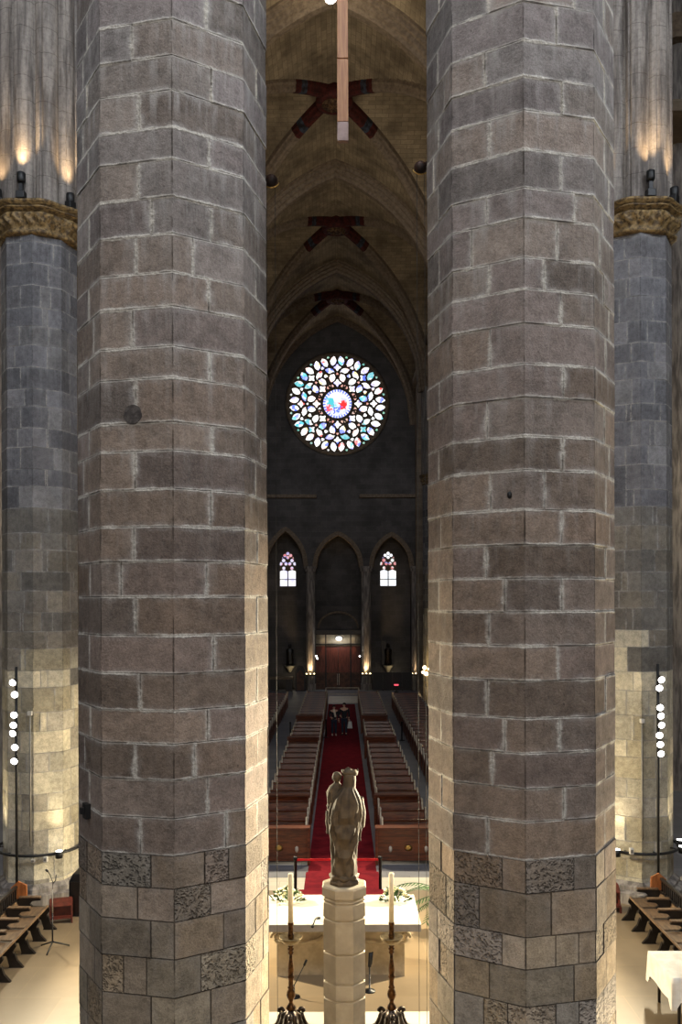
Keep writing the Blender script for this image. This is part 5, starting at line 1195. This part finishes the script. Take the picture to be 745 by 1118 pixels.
# ------------------------------------------------------------------ two people in the aisle
def skin_mesh(name, verts, edges, mat_, parent, sub=2):
    me = bpy.data.meshes.new(name); me.from_pydata([v[:3] for v in verts], edges, []); me.materials.append(mat_)
    o = bpy.data.objects.new(name, me); COL.objects.link(o); o.parent = parent
    o.modifiers.new('skin', 'SKIN')
    if not me.skin_vertices: bm = bmesh.new(); bm.from_mesh(me); bm.verts.layers.skin.verify(); bm.to_mesh(me); bm.free()
    for sv, v in zip(me.skin_vertices[0].data, verts): sv.radius = (v[3], v[3] if len(v) < 5 else v[4])
    me.skin_vertices[0].data[0].use_root = True
    s = o.modifiers.new('sub', 'SUBSURF'); s.levels = sub; s.render_levels = sub
    o.modifiers['skin'].use_smooth_shade = True
    return o
def person(x, y, rz, label, h=1.66, shirt=False, forearm=True):
    t = thing('person', label, 'person', (x, y, 0.012), rz); k = h/1.7
    V = [(0, 0, 0.95, .13, .10), (0, 0, 1.15, .125, .09), (0, 0, 1.36, .16, .10), (0, 0, 1.47, .055), (0, -0.01, 1.53, .055), (0, -0.02, 1.60, .085, .095), (0, -0.015, 1.67, .06, .07),
         (-0.19, 0, 1.40, .06), (-0.25, 0.02, 1.14, .045), (-0.18, -0.16, 1.02, .035), (0.19, 0, 1.40, .06), (0.25, 0.02, 1.14, .045), (0.26, -0.06, 0.90, .035),
         (-0.09, 0, 0.88, .09), (-0.10, -0.01, 0.50, .06), (-0.10, 0.02, 0.09, .04), (-0.11, -0.13, 0.04, .035), (0.09, 0, 0.88, .09), (0.10, -0.01, 0.50, .06), (0.10, 0.02, 0.09, .04), (0.11, -0.13, 0.04, .035)]
    E = [(0, 1), (1, 2), (2, 3), (3, 4), (4, 5), (5, 6), (2, 7), (7, 8), (8, 9), (2, 10), (10, 11), (11, 12), (0, 13), (13, 14), (14, 15), (15, 16), (0, 17), (17, 18), (18, 19), (19, 20)]
    sc = lambda L: [(v[0]*k, v[1]*k, v[2]*k)+tuple(r*k for r in v[3:]) for v in L]
    skin_mesh('body', sc(V), E, M['skin'], t)
    J = [(0, 0, 0.86, .165, .125), (0, 0, 1.15, .15, .11), (0, 0, 1.38, .175, .115), (0, 0, 1.46, .08), (-0.20, 0, 1.40, .075), (-0.255, 0.02, 1.14, .06), (-0.20, -0.13, 1.04, .048), (0.20, 0, 1.40, .075), (0.255, 0.02, 1.14, .06), (0.262, -0.05, 0.95, .048)]
    skin_mesh('jacket', sc(J), [(0, 1), (1, 2), (2, 3), (2, 4), (4, 5), (5, 6), (2, 7), (7, 8), (8, 9)], M['cloth_navy'], t)
    T_ = [(0, 0, 0.92, .14, .11), (-0.09, 0, 0.84, .10), (-0.10, -0.01, 0.50, .075), (-0.10, 0.02, 0.10, .06), (0.09, 0, 0.84, .10), (0.10, -0.01, 0.50, .075), (0.10, 0.02, 0.10, .06)]
    skin_mesh('trousers', sc(T_), [(0, 1), (1, 2), (2, 3), (0, 4), (4, 5), (5, 6)], M['jeans'], t)
    for s in (-1, 1):
        mb = MB(); mb.ball((s*0.105*k, -0.05*k, 0.045*k), (0.05*k, 0.13*k, 0.045*k), 12, 8); mb.build('shoe', M['pale'] if shirt else M['black'], t)
    mb = MB(); mb.ball((0, 0.01*k, 1.64*k), (0.095*k, 0.105*k, 0.085*k), 14, 10); mb.build('hair', M['hair'], t)
    mb = MB(); mb.ball((0, -0.115*k, 1.585*k), (0.012, 0.018, 0.02), 8, 6)
    for q in (-0.035, 0.035): mb.ball((q*k, -0.10*k, 1.61*k), (0.013, 0.008, 0.008), 8, 6)
    mb.ball((0, -0.10*k, 1.545*k), (0.025, 0.008, 0.008), 8, 6)
    mb.build('face_features', M['skin'], t)
    if shirt:
        mb = MB(); mb.prism([(-0.07, 1.42), (0.02, 1.42), (0.10, 1.02), (0.02, 1.0)], -0.17, -0.10, 'y'); mb.build('shirt_front', M['shirt'], t)
    for s, q in ((-1, (-0.18, -0.16, 1.02)), (1, (0.26, -0.06, 0.90))):
        hb = MB(); c = Vector(q)*k; d = Vector((0.0, -0.3, -1)).normalized() if s > 0 else Vector((0.6, -0.7, 0.0)).normalized()
        hb.ball(c+d*0.05, (0.03, 0.025, 0.045), 10, 8)
        for f in range(4): b0 = c+d*0.08+Vector((0.0, -0.03+0.02*f, 0)); hb.tube([b0, b0+d*0.04, b0+d*0.065+Vector((0, -0.01, -0.01))], 0.009, 6)
        hb.tube([c+d*0.03+Vector((0.0, -0.03, 0)), c+d*0.06+Vector((0.01, -0.055, 0))], 0.010, 6); hb.build('hand', M['skin'], t)
    return t
person(-0.41, 47.2, 0.15, 'person in a dark jacket with a cream shirt front standing on the carpet', 1.60, True)
person(0.13, 47.35, -0.2, 'person in black clothes standing at the right with a pale bag', 1.70, False)
t = thing('shopping_bag', 'pale bag hanging from the hand of the right standing person', 'bag', (0.415, 47.14, 0.40))
mb = MB(); mb.prism([(-0.13, 0.0), (0.15, 0.0), (0.10, 0.36), (-0.07, 0.38)], -0.05, 0.05, 'y'); bevel(mb.build('sack', M['white'], t), 0.03, 3); mb = MB(); mb.tube([(-0.05, 0, 0.37), (0.0, 0, 0.47), (0.07, 0, 0.36)], 0.01, 6); mb.build('handle', M['white'], t)

# ------------------------------------------------------------------ lamps of the nave (uplights on hidden capitals, spots at the choir), plus added fill lights
for s in (-1, 1):
    lamp('nave_capital_uplight', 'SPOT', (AX+s*5.3, 33.0, 16.0), (AX+s*1.0, 38, 29), 950, (1.0, 0.88, 0.70), 0.2, angle=120, blend=0.9)
    lamp('nave_capital_uplight', 'SPOT', (AX+s*5.3, 46.5, 16.0), (AX+s*1.0, 50, 29), 260, (1.0, 0.86, 0.66), 0.2, angle=110, blend=0.9)
    lamp('unseen_aisle_light', 'AREA', (s*13.8, 27, 15), (s*9, 24, 4), 260, WARM, 3, 4)
    lamp('chapel_lamp', 'POINT', (s*11.5, 29, 11), None, 220, WARM, 0.3)

    for y, pw in ((39.7, 40), (53.2, 26), (65.7, 8)):
        lamp('oculus_daylight', 'AREA', (AX+s*5.95, y, 25.4), (AX-s*3, y+3, 10), pw, (0.82, 0.88, 1.0), 2.6)
    lamp('choir_downlight', 'SPOT', (AX+s*5.2, 31.6, 15.5), (0, 21.3, 0.4), 14000, WARM, 0.15, angle=23, blend=0.8)
lamp('ambulatory_uplight', 'SPOT', (4.4, 8.5, 0.95), (2.35, 7.6, 4.2), 2600, WARM, 0.1, angle=75, blend=0.9)
for s in (-1, 1):
    lamp('unseen_aisle_light', 'AREA', (AX+s*5.5, 62.5, 17.5), (AX-s*1.0, 71.4, 12.5), 75, (0.80, 0.86, 1.0), 2.0)  # unseen cool light added to graze the lower west wall
    lamp('saint_wall_fill', 'POINT', (wx(315.6 if s < 0 else 424.5)+0.3, YW+0.4, wz(734)), None, 9, WARM, 0.1)  # unseen point light added to warm the wall behind each saint
lamp('pew_glint_light', 'POINT', (-5.9, 58.6, 2.5), None, 60, WARM2, 0.25)  # unseen light added for warm glints on the left outer pews
for s in (-1, 1):
    lamp('nave_downlight', 'SPOT', (AX+s*5.4, 45.6, 15.2), (0, 37, 0.5), 600, WARM, 0.15, angle=60, blend=0.9)
